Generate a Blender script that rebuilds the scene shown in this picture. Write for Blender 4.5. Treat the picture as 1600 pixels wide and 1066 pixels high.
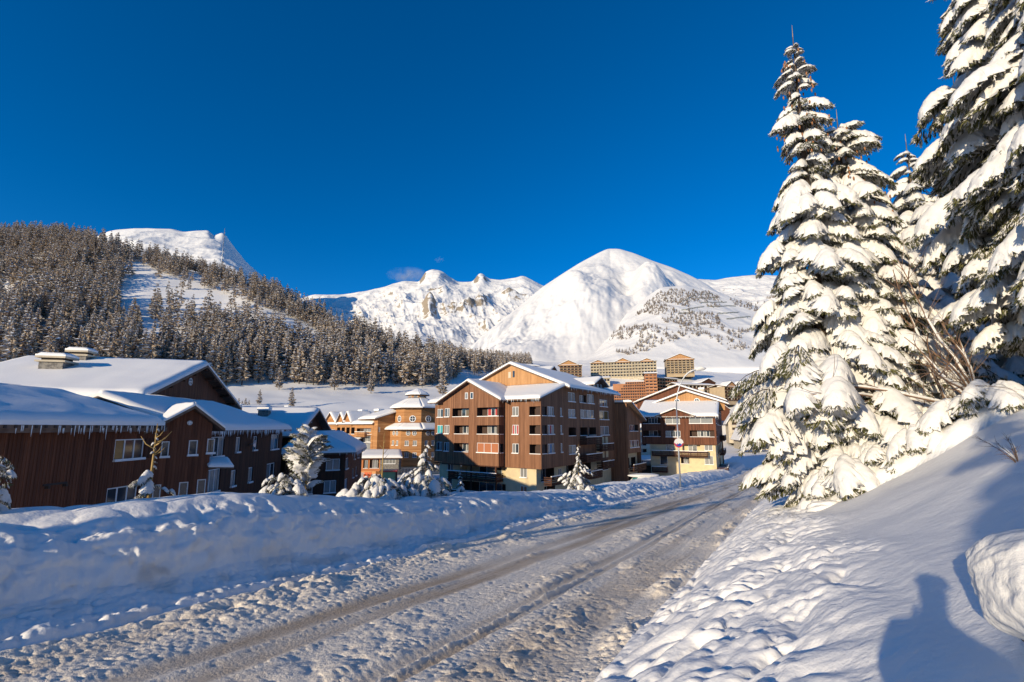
import bpy, bmesh, math, random
import numpy as np
from mathutils import Vector, Matrix
PI = math.pi
for o in list(bpy.data.objects): bpy.data.objects.remove(o)
SC = bpy.context.scene
COL = SC.collection
# ---------------------------------------------------------------- camera, sky, sun, exposure
F = 711.0; PITCH = math.radians(8); SHY = 35.075
cam_d = bpy.data.cameras.new('camera'); cam = bpy.data.objects.new('camera', cam_d); COL.objects.link(cam)
cam_d.sensor_width = 36; cam_d.lens = 36 * F / 1600; cam_d.shift_y = SHY / 1600
cam_d.clip_start = 0.05; cam_d.clip_end = 20000
cam.location = (0, 0, 0); cam.rotation_euler = (PI / 2 + PITCH, 0, 0)
SC.camera = cam
SC.render.resolution_x = 1024; SC.render.resolution_y = 682
SUN_AZ = math.radians(221.1); SUN_EL = math.radians(13.0)
world = bpy.data.worlds.new('World'); SC.world = world; world.use_nodes = True
wn = world.node_tree; wn.nodes.clear()
sky = wn.nodes.new('ShaderNodeTexSky'); sky.sky_type = 'NISHITA'; sky.sun_disc = False
sky.sun_elevation = SUN_EL; sky.sun_rotation = SUN_AZ
sky.altitude = 2500; sky.air_density = 1.0; sky.dust_density = 0.0; sky.ozone_density = 6.0
hsv = wn.nodes.new('ShaderNodeHueSaturation'); hsv.inputs['Saturation'].default_value = 1.15; hsv.inputs['Hue'].default_value = 0.498
gam = wn.nodes.new('ShaderNodeGamma'); gam.inputs[1].default_value = 1.0
bg = wn.nodes.new('ShaderNodeBackground'); bg.inputs[1].default_value = 0.132
wo = wn.nodes.new('ShaderNodeOutputWorld')
wn.links.new(sky.outputs[0], hsv.inputs['Color']); wn.links.new(hsv.outputs[0], gam.inputs[0])
wn.links.new(gam.outputs[0], bg.inputs[0]); wn.links.new(bg.outputs[0], wo.inputs[0])
sd = bpy.data.lights.new('sun', 'SUN'); sd.energy = 4.3; sd.angle = math.radians(0.5); sd.color = (1.0, 0.84, 0.60)
sun = bpy.data.objects.new('sun', sd); COL.objects.link(sun)
SUND = Vector((math.sin(SUN_AZ) * math.cos(SUN_EL), math.cos(SUN_AZ) * math.cos(SUN_EL), math.sin(SUN_EL)))
sun.rotation_euler = (-SUND).to_track_quat('-Z', 'Y').to_euler()
vs = SC.view_settings; vs.view_transform = 'Standard'; vs.look = 'None'; vs.gamma = 1; vs.exposure = 0.36
try: vs.use_curve_mapping = False
except Exception: pass
SC.render.engine = 'CYCLES'
SC.cycles.max_bounces = 5; SC.cycles.diffuse_bounces = 3; SC.cycles.glossy_bounces = 2; SC.cycles.transparent_max_bounces = 6

def ray(px, py):
    a = (px - 800) / F; b = (533 + SHY - py) / F
    return Vector((a, math.cos(PITCH) - math.sin(PITCH) * b, math.sin(PITCH) + math.cos(PITCH) * b))
def P(px, py, D):
    r = ray(px, py); return r * (D / r.y)
def zat(py, D): return P(800, py, D).z
RAZ = math.radians(31.45); SR, CR = math.sin(RAZ), math.cos(RAZ); G = 0.0663
def xy(s, t): return s * SR + t * CR, s * CR - t * SR
def st(x, y): return x * SR + y * CR, x * CR - y * SR
# ---------------------------------------------------------------- noise
def _h(ix, iy, seed):
    h = (ix.astype(np.int64) * 374761393 + iy.astype(np.int64) * 668265263 + seed * 974634777) & 0xffffffff
    h = ((h ^ (h >> 13)) * 1274126177) & 0xffffffff
    h = (h ^ (h >> 16)) & 0xffffffff
    return h / 4294967295.0
def vn(x, y, seed=0):
    x = np.asarray(x, float); y = np.asarray(y, float)
    x, y = np.broadcast_arrays(x, y)
    ix = np.floor(x); iy = np.floor(y); fx = x - ix; fy = y - iy
    fx = fx * fx * (3 - 2 * fx); fy = fy * fy * (3 - 2 * fy)
    a = _h(ix, iy, seed); b = _h(ix + 1, iy, seed); c = _h(ix, iy + 1, seed); d = _h(ix + 1, iy + 1, seed)
    return (a + (b - a) * fx) * (1 - fy) + (c + (d - c) * fx) * fy
def fbm(x, y, octv=4, seed=0, gain=.5):
    s = 0; a = 1; n = 0
    for k in range(octv):
        s = s + a * (vn(x * 2 ** k + 17.3 * k, y * 2 ** k + 9.1 * k, seed + k) * 2 - 1); n += a; a *= gain
    return s / n
def worley(x, y, seed=0):
    x = np.asarray(x, float); y = np.asarray(y, float); x, y = np.broadcast_arrays(x, y)
    ix = np.floor(x); iy = np.floor(y); best = np.full(x.shape, 9.0)
    for dx in (-1, 0, 1):
        for dy in (-1, 0, 1):
            cx = ix + dx; cy = iy + dy
            px = cx + _h(cx, cy, seed); py = cy + _h(cx, cy, seed + 7)
            r = .6 + .6 * _h(cx, cy, seed + 13)
            best = np.minimum(best, ((x - px) ** 2 + (y - py) ** 2) / r ** 2)
    return np.sqrt(best)
def billow(x, y, seed=0):
    return np.sqrt(np.clip(1 - worley(x, y, seed) ** 2, 0, 1))
def sstep(a, b, x):
    t = np.clip((np.asarray(x, float) - a) / (b - a), 0, 1); return t * t * (3 - 2 * t)
# ---------------------------------------------------------------- materials
MATS = {}
def mat(name, col, rough=.7, bump=None, noise=None, metallic=0, spec=None, attr=None, emit=None):
    """bump=(scale,strength,dist); noise=(scale, colour2, lo, hi[, stretch xyz]); attr=(name, colour2)"""
    if name in MATS: return MATS[name]
    m = bpy.data.materials.new(name); MATS[name] = m; m.use_nodes = True
    nt = m.node_tree; b = nt.nodes['Principled BSDF']
    b.inputs['Roughness'].default_value = rough; b.inputs['Metallic'].default_value = metallic
    if spec is not None: b.inputs['Specular IOR Level'].default_value = spec
    tc = nt.nodes.new('ShaderNodeTexCoord')
    rgb = nt.nodes.new('ShaderNodeRGB'); rgb.outputs[0].default_value = (*col, 1); out = rgb.outputs[0]
    if noise:
        mp = nt.nodes.new('ShaderNodeMapping'); nt.links.new(tc.outputs['Object'], mp.inputs[0])
        if len(noise) > 4: mp.inputs['Scale'].default_value = noise[4]
        n = nt.nodes.new('ShaderNodeTexNoise'); n.inputs['Scale'].default_value = noise[0]; n.inputs['Detail'].default_value = 4
        nt.links.new(mp.outputs[0], n.inputs['Vector'])
        r = nt.nodes.new('ShaderNodeMapRange'); r.inputs[1].default_value = noise[2]; r.inputs[2].default_value = noise[3]
        nt.links.new(n.outputs[0], r.inputs[0])
        mx = nt.nodes.new('ShaderNodeMix'); mx.data_type = 'RGBA'
        nt.links.new(r.outputs[0], mx.inputs[0]); nt.links.new(out, mx.inputs[6]); mx.inputs[7].default_value = (*noise[1], 1)
        out = mx.outputs[2]
    if attr:
        at = nt.nodes.new('ShaderNodeAttribute'); at.attribute_name = attr[0]
        mx = nt.nodes.new('ShaderNodeMix'); mx.data_type = 'RGBA'
        nt.links.new(at.outputs['Fac'], mx.inputs[0]); nt.links.new(out, mx.inputs[6]); mx.inputs[7].default_value = (*attr[1], 1)
        out = mx.outputs[2]
    nt.links.new(out, b.inputs['Base Color'])
    if bump:
        bs = bump if isinstance(bump[0], tuple) else (bump,)
        prev = None
        for sc, stn, dist in bs:
            n = nt.nodes.new('ShaderNodeTexNoise'); n.inputs['Scale'].default_value = sc; n.inputs['Detail'].default_value = 5
            nt.links.new(tc.outputs['Object'], n.inputs['Vector'])
            bn = nt.nodes.new('ShaderNodeBump'); bn.inputs['Strength'].default_value = stn; bn.inputs['Distance'].default_value = dist
            nt.links.new(n.outputs[0], bn.inputs['Height'])
            if prev: nt.links.new(prev.outputs[0], bn.inputs['Normal'])
            prev = bn
        nt.links.new(prev.outputs[0], b.inputs['Normal'])
    if emit:
        b.inputs['Emission Color'].default_value = (*emit[0], 1); b.inputs['Emission Strength'].default_value = emit[1]
    return m
def wood(name, c1, c2, pitch=7.0, axis=0, dep=.02, horiz=False):
    """boarded cladding: fine grain plus board joints; pitch = boards per metre along the wall (object x and y) or along z"""
    m = bpy.data.materials.new(name); MATS[name] = m; m.use_nodes = True
    nt = m.node_tree; b = nt.nodes['Principled BSDF']; b.inputs['Roughness'].default_value = .75; b.inputs['Specular IOR Level'].default_value = .25
    tc = nt.nodes.new('ShaderNodeTexCoord'); sx = nt.nodes.new('ShaderNodeSeparateXYZ'); nt.links.new(tc.outputs['Object'], sx.inputs[0])
    if horiz: src = sx.outputs[2]
    else:
        ad = nt.nodes.new('ShaderNodeMath'); ad.operation = 'ADD'
        nt.links.new(sx.outputs[0], ad.inputs[0]); nt.links.new(sx.outputs[1], ad.inputs[1]); src = ad.outputs[0]
    mu = nt.nodes.new('ShaderNodeMath'); mu.operation = 'MULTIPLY'; nt.links.new(src, mu.inputs[0]); mu.inputs[1].default_value = pitch
    fr = nt.nodes.new('ShaderNodeMath'); fr.operation = 'FRACT'; nt.links.new(mu.outputs[0], fr.inputs[0])
    fl = nt.nodes.new('ShaderNodeMath'); fl.operation = 'FLOOR'; nt.links.new(mu.outputs[0], fl.inputs[0])
    wh = nt.nodes.new('ShaderNodeTexWhiteNoise'); wh.noise_dimensions = '1D'; nt.links.new(fl.outputs[0], wh.inputs['W'])
    mp = nt.nodes.new('ShaderNodeMapping'); nt.links.new(tc.outputs['Object'], mp.inputs[0])
    mp.inputs['Scale'].default_value = (.25, .25, 5) if horiz else (5, 5, .3)
    n = nt.nodes.new('ShaderNodeTexNoise'); n.inputs['Scale'].default_value = 1.6; n.inputs['Detail'].default_value = 5
    nt.links.new(mp.outputs[0], n.inputs['Vector'])
    av = nt.nodes.new('ShaderNodeMath'); av.operation = 'MULTIPLY_ADD'; nt.links.new(wh.outputs[0], av.inputs[0]); av.inputs[1].default_value = .45; nt.links.new(n.outputs[0], av.inputs[2])
    r = nt.nodes.new('ShaderNodeMapRange'); r.inputs[1].default_value = .4; r.inputs[2].default_value = 1.05; nt.links.new(av.outputs[0], r.inputs[0])
    mx = nt.nodes.new('ShaderNodeMix'); mx.data_type = 'RGBA'; mx.inputs[6].default_value = (*c1, 1); mx.inputs[7].default_value = (*c2, 1)
    nt.links.new(r.outputs[0], mx.inputs[0]); nt.links.new(mx.outputs[2], b.inputs['Base Color'])
    jn = nt.nodes.new('ShaderNodeMapRange'); jn.inputs[1].default_value = 0; jn.inputs[2].default_value = .14; nt.links.new(fr.outputs[0], jn.inputs[0])
    bn = nt.nodes.new('ShaderNodeBump'); bn.inputs['Strength'].default_value = .8; bn.inputs['Distance'].default_value = dep
    nt.links.new(jn.outputs[0], bn.inputs['Height']); nt.links.new(bn.outputs[0], b.inputs['Normal'])
    return m
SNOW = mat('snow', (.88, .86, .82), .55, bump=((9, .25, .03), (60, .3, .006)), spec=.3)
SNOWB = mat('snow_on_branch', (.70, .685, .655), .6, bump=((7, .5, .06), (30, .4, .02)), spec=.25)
SNOWG = mat('snow_ground', (.88, .86, .82), .6, bump=((5, .45, .05), (26, .4, .016), (110, .4, .004)), attr=('dirt', (.40, .33, .25)), spec=.3)
SNOWR = mat('snow_road', (.86, .77, .64), .6, bump=((22, .7, .03), (70, .8, .012)), attr=('dirt', (.48, .365, .245)), spec=.35)
W_DARK = wood('dark_brown_boards', (.045, .019, .011), (.105, .042, .022), 6.5)
W_RED = wood('red_brown_boards', (.078, .029, .016), (.185, .070, .036), 6.0)
W_MAIN = wood('brown_boards', (.14, .062, .032), (.30, .145, .075), 5.0)
W_GABLE = wood('orange_gable_boards', (.34, .17, .07), (.52, .29, .13), 4.5)
W_ORG = wood('amber_log_boards', (.30, .13, .045), (.52, .27, .11), 3.2, horiz=True)
W_TRIM = mat('dark_timber_trim', (.10, .06, .04), .7, noise=(3, (.17, .11, .075), .4, .6))
CREAM = mat('cream_render', (.62, .50, .30), .85, bump=((20, .2, .005),), noise=(1.2, (.52, .42, .26), .45, .7))
PALE = mat('pale_render', (.55, .48, .36), .85, noise=(1, (.46, .39, .28), .4, .7))
STONE = mat('rubble_stone', (.24, .22, .19), .9, bump=((4, .8, .06),), noise=(5, (.12, .11, .10), .45, .6))
WHITE = mat('white_frame', (.74, .74, .73), .5)
GLASS = mat('dark_window_glass', (.035, .045, .055), .06, spec=.9)
GLASSW = mat('curtained_glass', (.22, .22, .21), .15, spec=.8)
GLASSY = mat('amber_glass', (.16, .11, .05), .1, spec=.8)
CURR = mat('red_curtain', (.40, .03, .03), .6); CURB = mat('blue_curtain', (.05, .13, .26), .6); TEAL = mat('teal_blind', (.03, .33, .36), .6)
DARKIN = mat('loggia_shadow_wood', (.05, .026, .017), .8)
ORANGEB = mat('orange_blind', (.38, .13, .05), .7)
ICE = mat('ice', (.72, .80, .86), .12, spec=.8)
METAL = mat('galvanised_steel', (.42, .44, .46), .4, metallic=.6)
BARK = mat('bark', (.075, .052, .038), .9, bump=((12, .7, .03),), noise=(6, (.13, .095, .07), .4, .65))
TWIG = mat('bare_twig', (.20, .12, .075), .8)
ROCK = mat('mountain_rock', (.20, .17, .14), .9)
BEIGE = mat('beige_concrete', (.56, .48, .34), .85, noise=(.6, (.38, .32, .24), .4, .7))
TERRA = mat('terracotta_wall', (.42, .19, .09), .85, noise=(.4, (.33, .15, .075), .4, .7))
LOGG = mat('dark_loggia', (.045, .032, .025), .8)
# ---------------------------------------------------------------- object helpers
def tagk(o, kind): o['kind'] = kind; return o
def tag(o, label, cat, group=None):
    o['label'] = label; o['category'] = cat
    if group: o['group'] = group
    return o
def link(name, me, parent=None, loc=None):
    o = bpy.data.objects.new(name, me); COL.objects.link(o)
    if parent: o.parent = parent
    if loc is not None: o.location = loc
    return o
def empty(name, loc, rz=0, label=None, cat=None, group=None):
    o = bpy.data.objects.new(name, None); COL.objects.link(o); o.location = loc; o.rotation_euler = (0, 0, rz); o.empty_display_size = .3
    if label: tag(o, label, cat, group)
    return o
def npmesh(name, V, Fc, mats, smooth=False, mi=None, attr=None):
    """V (n,3) array, Fc (m,k) int array"""
    V = np.asarray(V, dtype=np.float32); Fc = np.asarray(Fc, dtype=np.int32)
    me = bpy.data.meshes.new(name); n, k = Fc.shape
    me.vertices.add(len(V)); me.vertices.foreach_set('co', V.ravel())
    me.loops.add(n * k); me.loops.foreach_set('vertex_index', Fc.ravel())
    me.polygons.add(n); me.polygons.foreach_set('loop_start', np.arange(0, n * k, k, dtype=np.int32))
    me.polygons.foreach_set('loop_total', np.full(n, k, dtype=np.int32))
    for m in (mats if isinstance(mats, (list, tuple)) else [mats]): me.materials.append(m)
    if mi is not None: me.polygons.foreach_set('material_index', np.asarray(mi, dtype=np.int32))
    if smooth is not False:
        me.polygons.foreach_set('use_smooth', np.full(n, True) if smooth is True else np.asarray(smooth, dtype=bool))
    if attr is not None:
        a = me.attributes.new('dirt', 'FLOAT', 'POINT'); a.data.foreach_set('value', np.asarray(attr, dtype=np.float32).ravel())
    me.update(calc_edges=True); me.validate()
    return me
def gridmesh(name, X, Y, Z, m, attr=None):
    r, c = X.shape
    V = np.stack([X.ravel(), Y.ravel(), Z.ravel()], 1)
    i = np.arange(r * c).reshape(r, c)
    Fc = np.stack([i[:-1, :-1].ravel(), i[:-1, 1:].ravel(), i[1:, 1:].ravel(), i[1:, :-1].ravel()], 1)
    # orient upwards
    a, b, d = V[Fc[0, 0]], V[Fc[0, 1]], V[Fc[0, 3]]
    if np.cross(b - a, d - a)[2] < 0: Fc = Fc[:, ::-1]
    return npmesh(name, V, Fc, m, True, attr=None if attr is None else attr.ravel())
class MB:
    """collects boxes, polygons and tubes into one mesh"""
    def __init__(s): s.v = []; s.f = []; s.m = []; s.sm = []
    def poly(s, pts, mi=0, sm=False):
        n = len(s.v); s.v += [tuple(p) for p in pts]; s.f.append(tuple(range(n, n + len(pts)))); s.m.append(mi); s.sm.append(sm)
    def hexa(s, p, mi=0):
        n = len(s.v); s.v += [tuple(q) for q in p]
        for f in ((3, 2, 1, 0), (4, 5, 6, 7), (0, 1, 5, 4), (1, 2, 6, 5), (2, 3, 7, 6), (3, 0, 4, 7)):
            s.f.append(tuple(n + i for i in f)); s.m.append(mi); s.sm.append(False)
    def box(s, a, b, mi=0):
        x0, x1 = sorted((a[0], b[0])); y0, y1 = sorted((a[1], b[1])); z0, z1 = sorted((a[2], b[2]))
        s.hexa([(x0, y0, z0), (x1, y0, z0), (x1, y1, z0), (x0, y1, z0), (x0, y0, z1), (x1, y0, z1), (x1, y1, z1), (x0, y1, z1)], mi)
    def tube(s, pts, rads, n=8, mi=0, cap=True, sm=True):
        base = len(s.v); pts = [Vector(p) for p in pts]
        up = Vector((0, 0, 1))
        for i, p in enumerate(pts):
            d = (pts[min(i + 1, len(pts) - 1)] - pts[max(i - 1, 0)]).normalized()
            a = d.cross(up)
            if a.length < .05: a = d.cross(Vector((1, 0, 0)))
            a.normalize(); b = d.cross(a)
            for k in range(n):
                t = 2 * PI * k / n; s.v.append(tuple(p + (a * math.cos(t) + b * math.sin(t)) * rads[i]))
        for i in range(len(pts) - 1):
            for k in range(n):
                s.f.append((base + i * n + k, base + i * n + (k + 1) % n, base + (i + 1) * n + (k + 1) % n, base + (i + 1) * n + k)); s.m.append(mi); s.sm.append(sm)
        if cap:
            s.f.append(tuple(base + k for k in range(n))[::-1]); s.m.append(mi); s.sm.append(False)
            s.f.append(tuple(base + (len(pts) - 1) * n + k for k in range(n))); s.m.append(mi); s.sm.append(False)
    def mesh(s, name, mats):
        me = bpy.data.meshes.new(name); me.from_pydata(s.v, [], s.f)
        for m in (mats if isinstance(mats, (list, tuple)) else [mats]): me.materials.append(m)
        me.polygons.foreach_set('material_index', s.m); me.polygons.foreach_set('use_smooth', s.sm); me.update()
        return me
    def obj(s, name, mats, parent=None, loc=None): return link(name, s.mesh(name, mats), parent, loc)
# ================================================================ GROUND
rows_ = list(np.arange(-60, .5, .8)); q = .5
while q < 130:
    rows_.append(q); q += min(max(q * .0042, .03), .9)
ROWS = np.array(rows_)
def zroad(s):
    s = np.asarray(s, float); return -3.2 - G * np.clip(s, -40, 92) - G * 14 * (1 - np.exp(-np.clip(s - 92, 0, None) / 14))
# village and hillside height, from elevation knots per bearing (bearing given as photo column of a point at that depth)
KN = {
 -1200: [(10, 'z', -8), (60, 'z', -8.5), (100, 'z', 0), (200, 'z', 40), (400, 'z', 120), (450, 'z', 130), (1100, 'z', 100)],
 -300: [(10, 'z', -8), (60, 'z', -9), (100, 'z', -6), (170, 605), (300, 460), (430, 352), (520, 385), (1100, 500)],
 0: [(10, 'z', -8), (60, 'z', -9), (110, 'z', -9), (175, 618), (300, 455), (440, 362), (520, 395), (1100, 500)],
 100: [(10, 'z', -8), (60, 'z', -9), (115, 'z', -10), (180, 622), (300, 470), (440, 366), (520, 400), (1100, 500)],
 190: [(10, 'z', -8), (60, 'z', -9), (118, 'z', -10.5), (185, 625), (300, 485), (430, 392), (520, 440), (1100, 520)],
 300: [(10, 'z', -8), (60, 'z', -9.3), (120, 'z', -10.8), (190, 628), (215, 605), (300, 505), (420, 420), (520, 460), (1100, 530)],
 400: [(10, 'z', -8), (60, 'z', -9.3), (120, 'z', -10.8), (190, 632), (230, 606), (300, 530), (400, 450), (520, 490), (1100, 535)],
 470: [(10, 'z', -8.5), (60, 'z', -9.3), (120, 'z', -10.8), (195, 636), (240, 608), (300, 552), (390, 482), (520, 520), (1100, 540)],
 560: [(10, 'z', -8.5), (60, 'z', -9.3), (122, 'z', -10.8), (200, 638), (245, 613), (300, 575), (370, 520), (500, 545), (1100, 545)],
 640: [(10, 'z', -8.5), (60, 'z', -9.3), (125, 'z', -10.8), (205, 638), (250, 618), (300, 590), (350, 552), (480, 560), (1100, 550)],
 720: [(10, 'z', -8.5), (60, 'z', -9.3), (125, 'z', -10.8), (215, 640), (270, 610), (330, 580), (420, 572), (1100, 555)],
 800: [(10, 'z', -8.5), (60, 'z', -9.5), (115, 'z', -10.8), (220, 655), (300, 612), (360, 585), (450, 578), (1100, 556)],
 900: [(10, 'z', -8.5), (60, 'z', -9.6), (120, 'z', -11.0), (240, 'z', -10), (330, 640), (420, 590), (520, 578), (1100, 556)],
 1000: [(10, 'z', -8.5), (60, 'z', -9.8), (120, 'z', -11), (250, 'z', -12), (290, 693), (350, 650), (372, 634), (417, 590), (520, 576), (1100, 556)],
 1100: [(10, 'z', -8.5), (60, 'z', -10), (120, 'z', -11), (250, 'z', -12), (290, 693), (330, 650), (400, 606), (425, 592), (520, 582), (1100, 552)],
 1200: [(10, 'z', -8.5), (60, 'z', -10.2), (120, 'z', -11), (250, 'z', -12), (290, 693), (335, 624), (400, 602), (500, 588), (1100, 545)],
 1320: [(10, 'z', -5), (60, 'z', -8), (120, 'z', -6), (250, 'z', 0), (420, 600), (1100, 530)],
 1700: [(10, 'z', -5), (60, 'z', 0), (120, 'z', 15), (250, 'z', 40), (420, 'z', 70), (1100, 'z', 160)],
 3000: [(10, 'z', -5), (60, 'z', 10), (120, 'z', 25), (250, 'z', 60), (420, 'z', 90), (1100, 'z', 180)]}
KPX = sorted(KN); DG = np.geomspace(10, 1100, 120)
KT = []
for k in KPX:
    ds = [a[0] for a in KN[k]]; zs = [a[2] if a[1] == 'z' else zat(a[1], a[0]) for a in KN[k]]
    KT.append(np.interp(DG, ds, zs))
KT = np.array(KT)
PXG = np.arange(-1200, 3001, 20.0)
TB = np.stack([np.interp(PXG, KPX, KT[:, j]) for j in range(len(DG))], 1)
for _ in range(3):
    TB[1:-1] = (TB[:-2] + 2 * TB[1:-1] + TB[2:]) / 4
for _ in range(2):
    TB[:, 1:-1] = (TB[:, :-2] + 2 * TB[:, 1:-1] + TB[:, 2:]) / 4
def ground0(x, y):
    x = np.asarray(x, float); y = np.maximum(np.asarray(y, float), 10)
    px = np.clip(800 + F * x / y, -1200, 2999); a = (px + 1200) / 20; i = np.clip(np.floor(a).astype(int), 0, len(PXG) - 2); fa = a - i
    b = np.clip(np.log(y / 10) / np.log(110) * 119, 0, 118.999); j = np.floor(b).astype(int); fb = b - j
    return (TB[i, j] * (1 - fa) + TB[i + 1, j] * fa) * (1 - fb) + (TB[i, j + 1] * (1 - fa) + TB[i + 1, j + 1] * fa) * fb
def ground(x, y):
    x = np.asarray(x, float); y = np.asarray(y, float)
    D = np.maximum(y, 10)
    return ground0(x, y) + fbm(x / 30, y / 30, 4, 5) * np.clip((D - 120) / 200, 0, 1) * 2.5 + fbm(x / 9, y / 9, 3, 8) * .25
# ---- road
TL, TRR = -9.9, -2.6
def road_z(S, T):
    z = zroad(S)
    wob = .18 * np.sin(S / 17) + .1 * np.sin(S / 7)
    tr = np.zeros_like(S)
    for c, w in ((-8.05, .30), (-7.35, .30), (-5.45, .16), (-5.1, .12)):
        tr = np.maximum(tr, np.exp(-((T - c - wob) / w) ** 4))
    e = np.minimum(T - TL, TRR - T)
    amp = (1 - .88 * tr) * (.75 + .8 * sstep(.3, .7, vn(S / 2.5, T / .8, 3)))
    amp = amp * (1 + .7 * sstep(1.0, .2, e))
    cl = billow(S / .13 + fbm(S * 3, T * 3, 2, 2) * .6, T / .10, 1) * .030 * (.4 + 1.2 * vn(S / .7, T / .5, 6)) + billow(S / .062, T / .05, 4) * .024
    big = np.clip(billow(S / .42, T / .3, 9) - .55, 0, 1) * .1 * sstep(.5, .75, vn(S / 1.7, T / .5, 21))
    z = z + amp * (cl + big) - tr * .008
    lanes = fbm(S / 9, (T - wob) / .055, 3, 25) * .011 + fbm(S / 14, (T - wob) / .22, 2, 27) * .016
    z = z + lanes * sstep(.3, 1.0, e)
    # tyre tread ribs in the packed tracks
    z = z + tr * .002 * np.sign(np.sin(S * 2 * PI / .16 + T * 9)) * (np.abs(T + 5.25 - wob) < .5)
    z = z + sstep(.5, 0, e) * .05
    dirt = np.clip(.34 * tr + .62 * sstep(.35, .75, fbm(S / 7, T / .7, 4, 31) * .5 + .5) * (e > .3), 0, 1)
    dirt = np.clip(dirt - cl * 6 * (1 - tr) + .25 * vn(S / .1, T / .08, 77) - .05, 0, 1) * sstep(0, .7, e)
    return z, dirt
tc = np.arange(TL, TRR + .001, .04)
S, T = np.meshgrid(ROWS, np.linspace(TL, TRR, 230), indexing='ij')
Z, dirt = road_z(S, T); X, Y = xy(S, T)
tagk(link('road', gridmesh('road', X, Y, Z, SNOWR, dirt)), 'structure')
# ---- left snow bank (cut wall beside the road, pillows on top, falling away to the village)
def left_z(S, T, full=False):
    u = TL - T
    far = sstep(14, 34, S)
    hh = np.interp(S, [-20, 0, 3, 6.5, 9, 12, 20, 30, 43, 62, 110], [1.4, 1.4, 1.45, 1.5, 1.25, 1.1, .85, .6, .65, .9, 1.2]) + .16 * fbm(S / 3.2, S * 0, 2, 40)
    uu = u + .20 * fbm(S / 1.4, T * 0 + 3, 3, 44) * sstep(0, 1, u)
    prof = np.interp(uu, [0, .4, .75, .95, 1.15, 1.4, 1.8, 2.5, 3.8, 4.8, 6.2, 7.5], [0, .04, .14, .28, .66, .92, 1.0, 1.03, .98, .85, .5, .1])
    r0 = road_z(S[:, :1], np.full_like(S[:, :1], TL))[0]; rd = zroad(S) + .05 + (r0 - zroad(S[:, :1]) - .05) * np.exp(-u / .12)
    z = rd + prof * hh
    skirt = sstep(0, .15, u) * sstep(1.2, .7, u)
    z = z + skirt * (billow(S / .33, T / .3, 50) * .09 + billow(S / .14, T / .13, 51) * .08 + billow(S / .075, T / .07, 53) * .03 + .07 * fbm(S / .8, T / .8, 3, 52))
    wall = sstep(.8, 1.1, u) * sstep(2.2, 1.6, u)
    z = z + wall * (.13 * fbm(S / .30, T / .35, 4, 54) + .10 * (billow(S / .6, T / .4, 55) - .5) + .05 * fbm(S / .9, T * 5, 3, 56))
    top = sstep(1.5, 2.3, u) * sstep(7.5, 5, u)
    z = z + top * (1 - far) * (billow(S / 1.9 + .5 * fbm(S / 1.5, T / 1.5, 2, 59), T / 1.5, 60) * .36 + billow(S / .7, T / .65, 62) * .12 - .14)
    z = z + top * far * (billow(S / .8, T / .7, 63) * .26 + billow(S / .33, T / .3, 64) * .13 - .08)
    z = z + fbm(S / .25, T / .25, 2, 66) * .008
    vx, vy = xy(S, T); g = ground(vx, vy)
    w = sstep(6.0, 15, u); z = z * (1 - w) + (g - .25) * w
    T2 = T + wall * (.16 * fbm(S / .55, z / .45, 4, 57) + .09 * (billow(S / .3, z / .16, 58) - .5) + .035 * fbm(S / .1, z / .3, 2, 59))
    dirt = skirt * .35 * sstep(.45, .8, vn(S / .5, T / .3, 70)) + wall * .10 * sstep(.55, .85, vn(S / .35, z / .12, 72)) * sstep(.4, .7, vn(S / 2.2, z / .9, 73))
    dirt = dirt + .4 * np.exp(-((u - .95 - .15 * fbm(S / .7, S * 0, 2, 75)) / .10) ** 2) * sstep(.5, .8, vn(S / .3, T / .1, 76)) * sstep(.4, .7, vn(S / 2.3, S * 0, 78))
    if full: return z, dirt, T2
    return z, dirt
us = np.concatenate([np.arange(0, .7, .03), np.arange(.7, 1.7, .014), np.arange(1.7, 3, .035), np.arange(3, 7, .07), np.arange(7, 24, .7)])
S, T = np.meshgrid(ROWS, TL - us, indexing='ij'); Z, dirt, T2 = left_z(S, T, True); X, Y = xy(S, T2)
tagk(link('snow_bank', gridmesh('snow_bank', X, Y, Z, SNOWG, dirt)), 'structure')
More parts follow.
